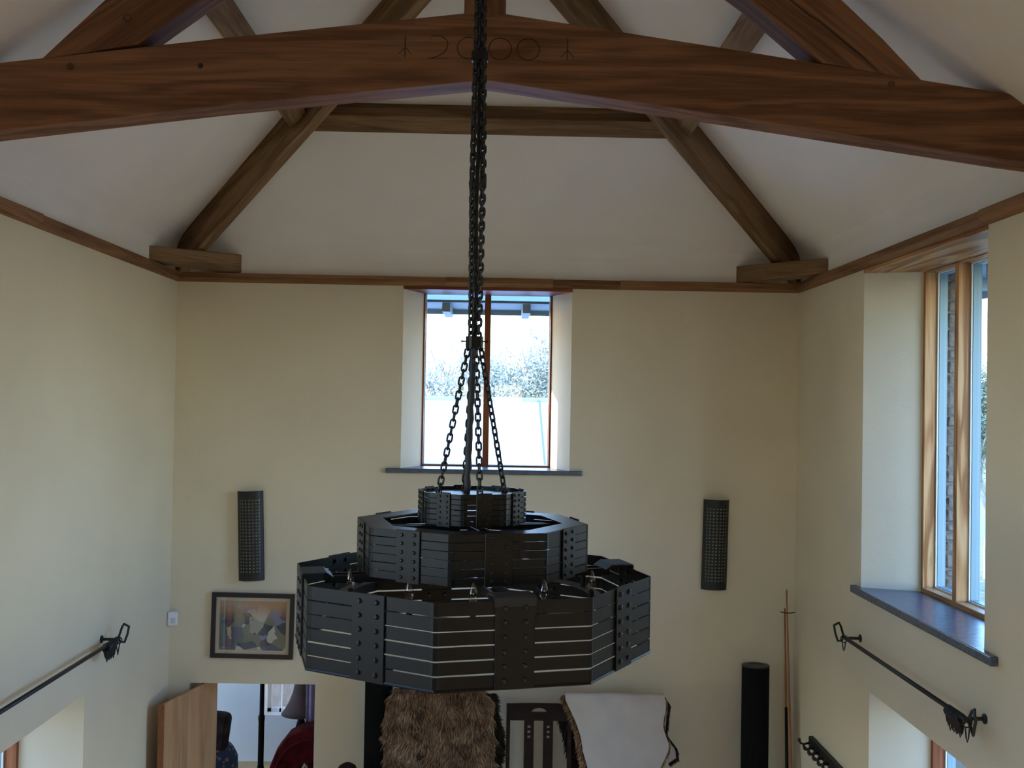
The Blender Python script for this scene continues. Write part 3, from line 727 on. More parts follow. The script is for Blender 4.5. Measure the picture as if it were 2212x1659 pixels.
# ------------------------------------------------------------------ wall sconces: curved perforated iron shields
def sconce(cx, zt, zb, tilt, label):
    root = empty('wall_sconce', (cx, YB, (zt+zb)/2)); tag(root, label, 'wall light', 'perforated wall sconces')
    Wd, Dp, H = .205, .075, zt-zb
    nc, nr = 7, 23
    us = [-.5]; 
    mu, hu = .14, .042
    cols = [mu+(1-2*mu)*(i+.5)/nc for i in range(nc)]
    ue = [0.0, .05]
    for c in cols: ue += [c-hu*.62, c+hu*.62]
    ue += [.95, 1.0]
    mz = .085; rows = [mz+(1-2*mz)*(i+.5)/nr for i in range(nr)]
    ze = [0.0]
    for c in rows: ze += [c-.0088, c+.0088]
    ze += [1.0]
    bm = bmesh.new(); V = []
    def pt(u, v_):
        a = PI*(.09+.82*u)
        return Vector((-math.cos(a)*Wd/2/math.cos(PI*.09), -math.sin(a)*Dp-.005+.02*0, (v_-.5)*H))
    for v_ in ze: V.append([bm.verts.new(pt(u, v_)) for u in ue])
    for j in range(len(ze)-1):
        for i in range(len(ue)-1):
            hole = (j % 2 == 1) and (1 <= j <= 2*nr-1) and (2 <= i <= 2*nc) and (i % 2 == 0)
            if not hole: bm.faces.new((V[j][i], V[j][i+1], V[j+1][i+1], V[j+1][i]))
    sh = bmobj('perforated_shield', bm, M_BLACK, root, False)
    so = sh.modifiers.new('solid', 'SOLIDIFY'); so.thickness = .003
    bk = box('back_plate', (-.012, -.05, -.012), (.012, 0, .012), M_WHITE, root)
    bm = bmesh.new(); lathe(bm, [(.012, -.2), (.012, .2)], 10, (0, -.04, 0)); bmobj('lamp_tube', bm, M_WHITE, root, True)
    root.rotation_euler = (0, tilt, 0)
sconce(-1.932+.0, 3.463, 2.752, -.0365+.0, 'perforated black wall sconce above the framed picture')
sconce(1.775, 3.453, 2.735, .018, 'perforated black wall sconce above the tall black speaker on the right')

# ------------------------------------------------------------------ framed picture
pic = empty('framed_picture', (-1.906, YB, 2.39)); tag(pic, 'dark framed abstract print in muted colours with cream mount', 'picture')
pw, ph, fw_, dpt = .655, .517, .034, .03
def frm(nm, w, h, t, y0, y1, mat, par):
    bm = bmesh.new()
    o_ = [(-w/2, -h/2), (w/2, -h/2), (w/2, h/2), (-w/2, h/2)]; i_ = [(x*(1-2*t/w), z*(1-2*t/h)) for x, z in o_]
    L = [[bm.verts.new((x, y, z)) for x, z in P_] for P_, y in ((o_, y1), (o_, y0), (i_, y0), (i_, y1))]
    for a in range(4):
        for k in range(4): bm.faces.new((L[a][k], L[a][(k+1) % 4], L[(a+1) % 4][(k+1) % 4], L[(a+1) % 4][k]))
    return bmobj(nm, bm, mat, par)
frm('frame', pw, ph, fw_, -dpt, 0, M_FRAME, pic)
frm('mount', pw-2*fw_+.004, ph-2*fw_+.004, .031, -.014, -.004, M_MAT, pic)
mesh('print', [(-pw/2+.055, -.008, -ph/2+.055), (pw/2-.055, -.008, -ph/2+.055), (pw/2-.055, -.008, ph/2-.055), (-pw/2+.055, -.008, ph/2-.055)], [(0, 1, 2, 3)], M_PRINT, pic)
mesh('glass', [(-pw/2+fw_-.002, -.018, -ph/2+fw_-.002), (pw/2-fw_+.002, -.018, -ph/2+fw_-.002), (pw/2-fw_+.002, -.018, ph/2-fw_+.002), (-pw/2+fw_-.002, -.018, ph/2-fw_+.002)], [(0, 1, 2, 3)], M_PGLASS, pic)
pic.rotation_euler = (0, .012, 0)

# ------------------------------------------------------------------ alarm sensor in the far left corner
sen = empty('alarm_sensor', (-2.545, YB-.02, 2.445), R(25)); tag(sen, 'small white alarm sensor in the far left corner', 'sensor')
bm = bmesh.new(); addbox(bm, (-.04, -.05, -.056), (.04, .0, .056)); bmesh.ops.bevel(bm, geom=bm.edges[:], offset=.012, segments=3, affect='EDGES', profile=.5); bmobj('housing', bm, M_WHITE, sen)
bm = bmesh.new(); addbox(bm, (-.018, -.055, -.034), (.018, -.045, .01)); bmesh.ops.bevel(bm, geom=bm.edges[:], offset=.004, segments=2, affect='EDGES', profile=.5); bmobj('lens', bm, M_LENS, sen)

# ------------------------------------------------------------------ curtain poles
def pole(side, y0, y1, z, ring_end, nr, label):
    s = 1 if side == 'R' else -1; X = XR-.10 if s > 0 else XL+.10; wallx = XR if s > 0 else XL
    root = empty('curtain_pole', (X, (y0+y1)/2, z)); tag(root, label, 'curtain pole', 'iron curtain poles'); L = (y1-y0)/2
    bm = bmesh.new(); tube(bm, [(0, -L, 0), (0, L, 0)], .013, 10); bmobj('rod', bm, M_BLACK, root, True)
    for e in (-1, 1):
        # folded strap finial: an open crooked loop
        bm = bmesh.new(); pts = [(0, e*(L-.004), .004), (-s*.004, e*(L+.045), .062), (-s*.006, e*(L+.075), .078), (-s*.02, e*(L+.105), .058), (-s*.022, e*(L+.128), .052), (-s*.02, e*(L+.105), .0), (-s*.012, e*(L+.075), -.045), (0, e*(L+.03), -.032)]
        tube(bm, pts, .0075, 6, closed=True); bmobj('finial', bm, M_BLACK, root)
        bm = bmesh.new(); yb = e*(L-.04)
        tube(bm, [(wallx-X, yb, 0), (0, yb, .0)], .010, 8); br = bmobj('bracket', bm, M_BLACK, root)
        bm = bmesh.new(); lathe(bm, [(.026, 0), (.026, .006), (.014, .01)], 12, (wallx-X, yb, 0), Matrix.Rotation(-s*PI/2, 4, 'Y')); bmobj('bracket_rose', bm, M_BLACK, br)
    def onering(y, k):
        bm = bmesh.new(); q = k*.7
        pts = [(.024*math.cos(2*PI*i/12), .006*math.sin(q+2*PI*i/12), .024*math.sin(2*PI*i/12)-.012) for i in range(12)]
        tube(bm, pts, .004, 5, closed=True); rg = bmobj('curtain_ring', bm, M_BLACK, root, True); rg.location = (0, y, 0)
        bm = bmesh.new(); dl = .055+.02*math.sin(k*2.2)
        tube(bm, [(-.011, 0, -.036), (-.004, .004, -.05-dl*.5), (0, 0, -.036-dl), (.004, -.004, -.05-dl*.5), (.011, 0, -.036)], .004, 5); h = bmobj('ring_clip', bm, M_BLACK, rg)
    for k in range(nr): onering(ring_end*(L-.075-.014*k), k)
    onering(-ring_end*(L+.0-.01), 20)
    if ring_end < 0 or True: onering(ring_end*(L-.012), 21)
pole('R', 5.045, 6.865, 2.688, -1, 12, 'black iron curtain pole on the right wall below the slate sill')
pole('L', 5.10, 6.93, 2.598, 1, 12, 'black iron curtain pole on the left wall')

# ------------------------------------------------------------------ coat rack on the right wall
rk = empty('coat_rack', (XR, 7.25, 1.69)); tag(rk, 'black coat rack with scrolled pegs low on the right wall', 'coat rack')
o = box('rail', (-.035, -.62, -.03), (0, .56, .045), M_BLACK, rk, .004)
for k in range(11):
    y = .54-.112*k
    bm = bmesh.new(); tube(bm, [(-.03, y, .0), (-.075, y, -.012), (-.10, y, -.004), (-.112, y, .016), (-.108, y, .03)], [.009, .008, .009, .011, .012], 7); bmobj('peg', bm, M_BLACK, rk, True)
    bm = bmesh.new(); tube(bm, [(-.03, y-.02, -.02), (-.055, y-.02, -.05), (-.075, y-.02, -.045), (-.083, y-.02, -.028)], [.008, .007, .008, .010], 7); bmobj('lower_hook', bm, M_BLACK, rk, True)

# ------------------------------------------------------------------ cue sticks in the far right corner
def cue(name, bot, top, r0, r1, mat, label, cross=None, cat='cue'):
    root = empty(name, bot); bpy.context.view_layer.update(); tag(root, label, cat)
    b0, t0 = Vector(bot), Vector(top); d = t0-b0; n_ = 10
    q = d.to_track_quat('X', 'Z').to_matrix().to_4x4(); q.translation = b0; I = q.inverted()
    bm = bmesh.new(); tube(bm, [I@(b0+d*(i/n_)) for i in range(n_+1)], [r0+(r1-r0)*(i/n_)**.8 for i in range(n_+1)], 10)
    s = bmobj('shaft', bm, mat, None, True); s.matrix_world = q; sub(s, root)
    if cross:
        c = b0+d*cross
        bm = bmesh.new(); tube(bm, [c+Vector((-.058, -.018, .006)), c+Vector((-.02, -.02, .0)), c+Vector((.02, -.02, -.002)), c+Vector((.055, -.016, .004))], .0045, 6); sub(bmobj('cross_head', bm, M_BLACK), root)
cue('snooker_rest', (2.345, 7.93, ZF), (2.338, 8.24, 2.752), .016, .006, M_CUE, 'long tapering wooden rest with a cross head leaning in the far right corner', .93, 'snooker rest')
cue('snooker_cue', (2.300, 7.93, ZF), (2.331, 8.26, 2.60), .017, .006, M_CUE, 'plain cue with a dark butt leaning behind the cross headed rest', None)
cb = [o for o in bpy.data.objects if o.name == 'snooker_cue'][0]
bm = bmesh.new(); p0_, p1_ = Vector((2.300, 7.93, ZF)), Vector((2.331, 8.26, 2.60))
tube(bm, [p0_+(p1_-p0_)*f for f in (0, .25, .5, .68)], [.0182, .0160, .0132, .0108], 10); sub(bmobj('dark_butt', bm, M_DARKW, None, True), cb)

# ------------------------------------------------------------------ column speakers
def speaker(x, y, zt, label):
    root = empty('column_speaker', (x, y, ZF)); tag(root, label, 'speaker', 'tall black column speakers')
    H = zt-ZF; a, c = .108, .085
    def ell(bm, prof, n_=28):
        rg = []
        for f, z in prof: rg.append([bm.verts.new((a*f*math.cos(2*PI*k/n_), c*f*math.sin(2*PI*k/n_), z)) for k in range(n_)])
        for p, q in zip(rg, rg[1:]):
            for k in range(n_): bm.faces.new((p[k], p[(k+1) % n_], q[(k+1) % n_], q[k]))
        bm.faces.new(rg[0][::-1]); bm.faces.new(rg[-1])
    bm = bmesh.new(); ell(bm, [(1.15, 0), (1.15, .03), (1.05, .04)]); bmobj('plinth', bm, M_SPKTOP, root)
    bm = bmesh.new(); ell(bm, [(.99, .04), (.99, H-.012)]); o = bmobj('cloth_sleeve', bm, M_CLOTH, root)
    bm = bmesh.new(); ell(bm, [(1.0, H-.012), (1.01, H-.004), (.97, H), (.62, H), (.55, H-.006), (.2, H-.007)]); bmobj('top_cap', bm, M_SPKTOP, root)
speaker(2.068, 8.12, 2.185, 'tall black column speaker beside the cue corner')
speaker(-.872, 8.12, 2.185, 'tall black column speaker half hidden behind the chandelier and brown fur')

# ------------------------------------------------------------------ high backed chairs, furs
def chair(x, y, ztop, label, w=.50, rz=0):
    root = empty('high_back_chair', (x, y, ZF), rz); tag(root, label, 'chair', 'high backed dark chairs along the far wall')
    H = ztop-ZF; t = .03
    # back faces the room: stiles, top rail with half-moon grip, two wide slats with three square holes
    for s in (-1, 1): box('stile', (s*(w/2-t/2)-t/2, .0, 0), (s*(w/2-t/2)+t/2, .032, H-.0), M_DARKW, root, .004)
    # top rail: polygon with half-moon hole
    zr0, zr1 = H-.125, H; hw, hh, hz = .058, .034, H-.062
    bm = bmesh.new(); arcp = [(hw*math.cos(PI*i/10), hz+hh*math.sin(PI*i/10)) for i in range(11)]
    w2 = w/2-t-.0
    outer = [(w2, hz), (w2, zr1), (w2*.6, zr1+.004), (0, zr1+.006), (-w2*.6, zr1+.004), (-w2, zr1), (-w2, hz)]
    def lay(y_):
        A_ = [bm.verts.new((x_, y_, z_)) for x_, z_ in arcp]; O_ = [bm.verts.new((x_, y_, z_)) for x_, z_ in outer]; Bt = [bm.verts.new((w2, y_, zr0)), bm.verts.new((-w2, y_, zr0))]
        return A_, O_, Bt
    F, K = lay(.004), lay(.026)
    for A_, O_, Bt in (F, K):
        bm.faces.new((O_[0], O_[1], A_[2], A_[1], A_[0])); bm.faces.new((O_[1], O_[2], A_[3], A_[2])); bm.faces.new((O_[2], O_[3], A_[5], A_[4], A_[3]))
        bm.faces.new((O_[3], O_[4], A_[7], A_[6], A_[5])); bm.faces.new((O_[4], O_[5], A_[8], A_[7])); bm.faces.new((O_[5], O_[6], A_[10], A_[9], A_[8]))
        bm.faces.new((A_[0], A_[10], O_[6], Bt[1], Bt[0], O_[0]))
    for j in range(10): bm.faces.new((F[0][j], F[0][j+1], K[0][j+1], K[0][j]))
    bm.faces.new((F[0][10], F[0][0], K[0][0], K[0][10]))
    lo = F[1]+[F[2][1], F[2][0]]; hi = K[1]+[K[2][1], K[2][0]]
    for j in range(len(lo)): bm.faces.new((lo[j], lo[(j+1) % len(lo)], hi[(j+1) % len(hi)], hi[j]))
    bmobj('top_rail', bm, M_DARKW, root)
    for sx in (-.055, .092):
        sw = .075; bm = bmesh.new()
        us = [-sw/2, -.011, .011, sw/2]; zs = [.46]
        for k in range(3): zc = zr0-.03-.038*(2-k)-.02; zs += [zc-.011, zc+.011]
        zs += [zr0+.004]
        V = {}
        def g(i, j, y_):
            if (i, j, y_) not in V: V[(i, j, y_)] = bm.verts.new((sx-.02+us[i], y_, zs[j]))
            return V[(i, j, y_)]
        for j in range(len(zs)-1):
            for i in range(3):
                if i == 1 and j % 2 == 1:
                    cs = [(1, j), (2, j), (2, j+1), (1, j+1)]
                    for q in range(4): bm.faces.new((g(*cs[q], .008), g(*cs[(q+1) % 4], .008), g(*cs[(q+1) % 4], .022), g(*cs[q], .022)))
                    continue
                for y_ in (.008, .022): bm.faces.new((g(i, j, y_), g(i+1, j, y_), g(i+1, j+1, y_), g(i, j+1, y_)))
        nz_ = len(zs)-1
        for j in range(nz_):
            for i in (0, 3): bm.faces.new((g(i, j, .008), g(i, j+1, .008), g(i, j+1, .022), g(i, j, .022)))
        bmobj('slat', bm, M_DARKW, root)
    box('lower_rail', (-w/2+t, .004, .40), (w/2-t, .028, .46), M_DARKW, root)
    box('seat', (-w/2, -.42, .41), (w/2, .0, .46), M_DARKW, root, .01)
    for s in (-1, 1): box('leg', (s*(w/2-.02)-.018, -.41, 0), (s*(w/2-.02)+.018, -.37, .41), M_DARKW, root, .004)
    return root
chair(.372, 7.98, 1.893, 'dark high backed chair with half moon cut out, uncovered between the furs')
chair(-.36, 8.0, 1.87, 'dark high backed chair hidden under the brown shaggy fur')
chair(.98, 8.0, 1.87, 'dark high backed chair hidden under the white hide')

rf = random.Random(5)
def drape(name, poly_front, y_front, top_drop, back_len, mat, nu=16, nv=16):
    """a hide hung over a chair back: front sheet follows outline, folds over the top rail, short tail behind"""
    bm = bmesh.new(); rows = []
    # poly_front: list of (z, xl, xr) from top downward
    def lerp(z):
        for (za, la, ra), (zb, lb, rb_) in zip(poly_front, poly_front[1:]):
            if zb <= z <= za:
                f = (za-z)/(za-zb); return la+(lb-la)*f, ra+(rb_-ra)*f
        return poly_front[-1][1:]
    zt, zb = poly_front[0][0], poly_front[-1][0]
    seq = []
    for j in range(nv+1): seq.append((zb+(zt-zb)*j/nv, 0))
    prof_ = [(z_, y_front) for z_, _ in seq] + [(zt+.012, y_front+.012), (zt+.016, y_front+.035), (zt+.010, y_front+.06), (zt-.03, y_front+.07), (zt-back_len, y_front+.075)]
    for z_, y_ in prof_:
        l, r_ = lerp(min(max(z_, zb), zt))
        row = []
        for i in range(nu+1):
            u = i/nu; x = l+(r_-l)*u; fold = .010*math.sin(u*9+z_*5)+.006*math.sin(u*17+z_*3)
            row.append(bm.verts.new((x, y_-.0+fold-.012*(zt-z_ > .05), z_)))
        rows.append(row)
    for a, c in zip(rows, rows[1:]):
        for i in range(nu): bm.faces.new((a[i], a[i+1], c[i+1], c[i]))
    return bm
def fur(name, samples, mat, parent, seed, seglen=.05, wid=.004):
    """thin curved tufts; samples = list of (point, direction)"""
    rg = random.Random(seed); V, F = [], []
    for p, d in samples:
        L = seglen*rg.uniform(.6, 1.4); side = d.cross(Vector((rg.uniform(-1, 1), rg.uniform(-1, 1), rg.uniform(-1, 1)))).normalized()*wid*rg.uniform(.6, 1.3)
        bend = Vector((rg.uniform(-.35, .35), rg.uniform(-.15, .05), -rg.uniform(.2, .8)))
        m1 = p+d*L*.5+bend*L*.18; m2 = p+d*L*.85+bend*L*.5
        b_ = len(V); V += [p-side, p+side, m1-side*.8, m1+side*.8, m2]; F += [(b_, b_+1, b_+3, b_+2), (b_+2, b_+3, b_+4)]
    o = mesh(name, V, F, mat, parent, recalc=False); o['kind'] = 'stuff'; return o
# brown shaggy fur
fr_ = empty('fur_throw', (-.36, 7.93, ZF+1.2)); bpy.context.view_layer.update()
tag(fr_, 'shaggy brown fur throw draped over a chair back', 'fur throw')
outl = [(1.985, -.725, -.06), (1.96, -.765, -.01), (1.90, -.795, .012), (1.75, -.80, .012), (1.55, -.80, .03), (1.3, -.785, .04), (1.0, -.76, .03)]
o = bmobj('hide', drape('hide', outl, 7.955, 0, .35, M_FURD), M_FURD); sub(o, fr_); sd_ = o.modifiers.new('s', 'SOLIDIFY'); sd_.thickness = .012
smp = []
for _ in range(42000):
    z_ = rf.uniform(1.15, 2.0)
    for (za, la, ra), (zb_, lb, rb_) in zip(outl, outl[1:]):
        if zb_ <= z_ <= za: f = (za-z_)/(za-zb_); l, r_ = la+(lb-la)*f, ra+(rb_-ra)*f; break
    else: l, r_ = outl[0][1:]
    x = rf.uniform(l, r_); nn = noise.noise_vector(Vector((x*13, z_*13, 2)))*1.7
    if rf.random() < .09: x = rf.uniform(-.735, -.05); p = Vector((x, 7.950+rf.uniform(-.012, .07), 1.992+rf.uniform(0, .006))); d = Vector((nn.x*.6, -.8+nn.y*.3, .05+nn.z*.3))
    else: p = Vector((x, 7.943+.01*math.sin(x*20), z_)); d = Vector((nn.x*.9+(x+.38)*.7, -.55, -.75+nn.z*.8))
    smp.append((p, d.normalized()))
sub(fur('fur', smp, M_FUR, None, 1, .058, .0042), fr_)
smp = []
for _ in range(2500):
    z_ = rf.uniform(1.4, 1.96); x = .03+.03*math.sin(z_*9)+rf.uniform(-.02, .025)
    smp.append((Vector((x, 8.02+rf.uniform(-.03, .02), z_)), Vector((.9, -.2, -.3+rf.uniform(-.5, .5))).normalized()))
sub(fur('rear_fur', smp, M_FURD, None, 2, .05, .004), fr_)
# pale hide, flesh side out, fur fringe
hd = empty('hide_throw', (.98, 7.93, ZF+1.2)); bpy.context.view_layer.update()
tag(hd, 'pale hide throw with dark fur edges hung suede side out', 'hide throw')
outh = [(1.975, .565, 1.325), (1.94, .57, 1.338), (1.88, .60, 1.335), (1.80, .64, 1.318), (1.74, .665, 1.318), (1.68, .685, 1.338), (1.62, .70, 1.365), (1.57, .705, 1.36), (1.50, .725, 1.33), (1.44, .745, 1.30), (1.2, .78, 1.26), (1.0, .8, 1.24)]
o = bmobj('suede', drape('suede', outh, 7.945, 0, .45, M_HIDE, 18, 26), M_HIDE, None, True); sub(o, hd)
def lr(z_):
    for (za, la, ra), (zb_, lb, rb_) in zip(outh, outh[1:]):
        if zb_ <= z_ <= za: f = (za-z_)/(za-zb_); return la+(lb-la)*f, ra+(rb_-ra)*f
    return outh[-1][1:]
smp = []
for _ in range(5200):
    z_ = rf.uniform(1.2, 1.965); l, r_ = lr(z_); t_ = (1.975-z_)
    if rf.random() < .62: smp.append((Vector((l-rf.uniform(-.004, .02+.035*t_), 7.955+rf.uniform(0, .05), z_)), Vector((-.5, .2, -.8+rf.uniform(-.4, .4))).normalized()))
    else: smp.append((Vector((r_+rf.uniform(-.004, .010), 7.955+rf.uniform(0, .03), z_)), Vector((.35, .3, -.8+rf.uniform(-.3, .3))).normalized()))
sub(fur('fur_fringe', smp, M_FUR, None, 3, .032, .0035), hd)
smp = []
for _ in range(2600):
    z_ = rf.uniform(1.3, 1.85); l, r_ = lr(z_); smp.append((Vector((l-.03-rf.uniform(0, .085), 8.05+rf.uniform(-.03, .03), z_)), Vector((-.4, -.3, -.9)).normalized()))
sub(fur('rear_fur', smp, M_FURD, None, 4, .05, .005), hd)
# rear flap of the hide showing beyond the right edge, with its own dark fringe
rows = [(1.93, 1.33, 1.345), (1.89, 1.33, 1.372), (1.80, 1.32, 1.362), (1.72, 1.32, 1.356), (1.66, 1.34, 1.35), (1.60, 1.36, 1.395), (1.55, 1.35, 1.435), (1.48, 1.32, 1.44), (1.44, 1.30, 1.38)]
bm = bmesh.new(); rr = [[bm.verts.new((l, 8.02, z_)), bm.verts.new(((l+r_)/2, 8.012, z_)), bm.verts.new((r_, 8.03, z_))] for z_, l, r_ in rows]
for a, c in zip(rr, rr[1:]):
    for k in range(2): bm.faces.new((a[k], a[k+1], c[k+1], c[k]))
sub(bmobj('rear_flap', bm, M_HIDE, None, True), hd)
smp = []
for (za, la, ra), (zb_, lb, rb_) in zip(rows, rows[1:]):
    for _ in range(170):
        f = rf.random(); smp.append((Vector((ra+(rb_-ra)*f+rf.uniform(-.003, .010), 8.03+rf.uniform(-.01, .02), za+(zb_-za)*f)), Vector((.4, .1, -.8+rf.uniform(-.4, .4))).normalized()))
sub(fur('rear_fringe', smp, M_FURD, None, 6, .026, .0035), hd)

# small turned post top beside the left speaker
ps = empty('stool', (-1.075, 7.9, ZF)); tag(ps, 'dark wooden stand with rounded top beside the left speaker', 'stand')
bm = bmesh.new(); lathe(bm, [(.14, 0), (.14, .03), (.03, .06), (.025, .95), (.05, 1.02), (.022, 1.06), (.034, 1.10), (.075, 1.155), (.062, 1.185), (.03, 1.205), (.008, 1.212)], 18); bmobj('turned_post', bm, M_DARKW, ps, True)

# ------------------------------------------------------------------ plank door, open into the room
hinge = Vector((-2.240, YB+.245, ZF)); ang = math.atan2(-(8.575-7.792), -(-2.24+2.431)) 
dr = empty('door_1', hinge); tag(dr, kind='structure')
dirv = Vector((-2.431+2.240, 7.792-8.575, 0)); DL = dirv.length; dirv.normalize()
nv_ = Vector((dirv.y, -dirv.x, 0))                 # thickness direction, away from the visible face
if nv_.x > 0: nv_ = -nv_
dr.rotation_euler = (0, 0, math.atan2(dirv.y, dirv.x)); bpy.context.view_layer.update()
sg = 1 if (Matrix.Rotation(-math.atan2(dirv.y, dirv.x), 3, 'Z')@nv_).y > 0 else -1
HD = 1.662; cuts = [0, .10, .215, .33, .445, .56, .67, .765, DL-.012]
for i, (a, b_) in enumerate(zip(cuts, cuts[1:])):
    A = [(a+.0012, 0, 0), (a+.0012, sg*.022, 0), (a+.0012, sg*.022, HD), (a+.0012, 0, HD)]; B = [(b_-.0012, y, z) for _, y, z in A]
    lo = (a+.0012, min(0, sg*.022), 0); hi = (b_-.0012, max(0, sg*.022), HD)
    # local X upright so the grain runs up the plank
    o = mesh('plank', [Vector((z, y, -x)) for x, y, z in boxv(lo, hi)], BOXF, M_DOOR, dr); o.rotation_euler = (0, -PI/2, 0); bev(o, .002, 1)
for z in (.15, .8, 1.45):
    box('ledge', (.05, min(sg*.023, sg*.045), z), (DL-.06, max(sg*.023, sg*.045), z+.11), M_DOOR, dr, .003)
box('edge_lipping', (DL-.012, min(0, sg*.046), 0), (DL, max(0, sg*.046), HD), M_DOORE, dr)
bm = bmesh.new(); tube(bm, [(DL-.07, 0, .98), (DL-.07, -sg*.03, .98), (DL-.07, -sg*.04, 1.0), (DL-.07, -sg*.04, 1.1), (DL-.07, -sg*.03, 1.12), (DL-.07, 0, 1.12)], .007, 8); bmobj('door_handle', bm, M_BLACK, dr, True)

# ------------------------------------------------------------------ hall beyond the door
HX0, HX1, HY0, HY1, HZ = -4.6, -.9, YB+D2+.001, 11.4, 2.35
OPW = (-2.46, -1.72, .75, 2.05)
bm = bmesh.new()
grid(bm, lambda u, d, z: Vector((u, HY1+d, z)), 0, HX0, HX1, ZF, HZ, [OPW]); grid(bm, lambda u, d, z: Vector((u, HY1+d, z)), .3, HX0, HX1, ZF, HZ, [OPW]); tunnel(bm, lambda u, d, z: Vector((u, HY1+d, z)), 0, OPW, .3, OPW)
tag(bmobj('wall_hall_far', bm, M_HALL, recalc=False), kind='structure')
tag(box('wall_hall_left', (HX0-.1, HY0, ZF), (HX0, HY1, HZ), M_HALL), kind='structure')
tag(box('wall_hall_right', (HX1, HY0, ZF), (HX1+.1, HY1, HZ), M_HALL), kind='structure')
tag(box('ceiling_hall', (HX0-.1, HY0-.3, HZ), (HX1+.1, HY1+.3, HZ+.1), M_CEIL), kind='structure')
tag(box('floor_hall', (HX0-.1, YB+.3, ZF-.15), (HX1+.1, HY1+.3, ZF-.001), M_FLOOR), kind='structure')
w9 = empty('window_7', ((OPW[0]+OPW[1])/2, HY1+.15, OPW[2])); tag(w9, kind='structure')
for (a, b_, c, d_) in ((OPW[0], OPW[0]+.04, OPW[2], OPW[3]), (OPW[1]-.04, OPW[1], OPW[2], OPW[3]), (OPW[0]+.13, OPW[0]+.15, OPW[2], OPW[3]), (OPW[0], OPW[1], OPW[2], OPW[2]+.04), (OPW[0], OPW[1], OPW[3]-.04, OPW[3])):
    sub(box('frame', (a, HY1+.13, c), (b_, HY1+.18, d_), M_WHITE), w9)
g = mesh('pane', [(OPW[0], HY1+.15, OPW[2]), (OPW[1], HY1+.15, OPW[2]), (OPW[1], HY1+.15, OPW[3]), (OPW[0], HY1+.15, OPW[3])], [(0, 1, 2, 3)], M_GLASS); sub(g, w9)
L = bpy.data.lights.new('hall_daylight', 'AREA'); L.shape = 'RECTANGLE'; L.size = .74; L.size_y = 1.3; L.cycles.is_portal = True
lo = bpy.data.objects.new('hall_daylight', L); COL.objects.link(lo); lo.location = ((OPW[0]+OPW[1])/2, HY1+.25, 1.4); lo.rotation_euler = Vector((0, -1, 0)).to_track_quat('-Z', 'Z').to_euler()

# things in the hall
def softbox(lo, hi, r_=.06, seg=3):
    bm = bmesh.new(); addbox(bm, lo, hi); bmesh.ops.bevel(bm, geom=bm.edges[:], offset=r_, segments=seg, affect='EDGES', profile=.5); return bm
ac = empty('armchair', (-2.56, 9.55, ZF)); tag(ac, 'blue floral armchair seen through the doorway', 'armchair')
bmobj('seat', softbox((-.5, -.2, .16), (.02, .3, .46)), M_FLORAL, ac)
bm = softbox((-.40, -.36, .1), (.325, -.04, .905), .15, 6)
for v_ in bm.verts:
    if v_.co.z > .6: v_.co.x -= .05*max(0, (v_.co.z-.62)/.245)**1.5*(v_.co.x > 0)
bmobj('arm', bm, M_FLORAL, ac); bmobj('arm', softbox((-.62, .3, .1), (-.1, .46, .80), .07, 4), M_FLORAL, ac)
bmobj('backrest', softbox((-.80, -.30, .2), (-.52, .44, 1.02), .08, 4), M_FLORAL, ac)
for sx in (-.7, -.05):
    for sy in (-.27, .36): box('leg', (sx-.02, sy-.02, 0), (sx+.02, sy+.02, .17), M_DARKW, ac)
cu = bmobj('cushion', softbox((-.13, -.07, -.17), (.13, .07, .17), .055, 4), M_CUSH); cu.location = (-2.44, 9.28, 1.25); cu.rotation_euler = (0, .12, .1)
tag(cu, 'dark patterned cushion propped on the blue armchair', 'cushion')
fl = empty('floor_lamp', (-2.035, 9.3, ZF)); tag(fl, 'slim dark wooden lamp pole seen through the doorway', 'lamp')
bm = bmesh.new(); lathe(bm, [(.15, 0), (.15, .03), (.03, .05), (.026, .6), (.032, .66), (.026, .7), (.0265, 1.08), (.030, 1.1), (.028, 1.13), (.020, 1.14), (.019, 1.85), (.01, 1.86)], 14); bmobj('pole', bm, M_DARKW, fl, True)
tl = empty('table_lamp', (-1.765, 9.75, ZF)); tag(tl, 'brown flared lampshade by the bright hall window', 'lamp')
bm = bmesh.new(); lathe(bm, [(.185, 1.02), (.155, 1.06), (.115, 1.13), (.082, 1.22), (.064, 1.31), (.055, 1.40), (.053, 1.401), (.053, 1.396)], 24); bmobj('shade', bm, M_SHADE, tl, True)
bm = bmesh.new(); lathe(bm, [(.1, .7), (.1, .73), (.03, .76), (.05, .9), (.02, 1.0), (.01, 1.1)], 14); bmobj('base', bm, M_DARKW, tl, True)
st = empty('side_table', (-1.765, 9.75, ZF)); tag(st, 'small dark table carrying the flared lamp in the hall', 'table')
bm = bmesh.new(); lathe(bm, [(.13, .67), (.14, .685), (.14, .70)], 20); bmobj('tabletop', bm, M_DARKW, st)
for k in range(3): bm = bmesh.new(); tube(bm, [(.05*math.cos(k*2.1), .05*math.sin(k*2.1), .67), (.11*math.cos(k*2.1), .11*math.sin(k*2.1), 0)], .016, 8); bmobj('leg', bm, M_DARKW, st, True)
lc = empty('lilac_curtain', (-1.522, 9.52, ZF)); tag(lc, 'lilac cloth hanging beside the flared lampshade in the hall', 'curtain')
bm = bmesh.new(); pts = [(-.16+.32*i/24, .02*math.sin(i*1.3)) for i in range(25)]
A = [bm.verts.new((x, y, .72)) for x, y in pts]; B = [bm.verts.new((x, y*.7, 1.36)) for x, y in pts]
for k in range(24): bm.faces.new((A[k], A[k+1], B[k+1], B[k]))
o = bmobj('cloth', bm, M_LILAC, lc, True); o.modifiers.new('s', 'SOLIDIFY').thickness = .004
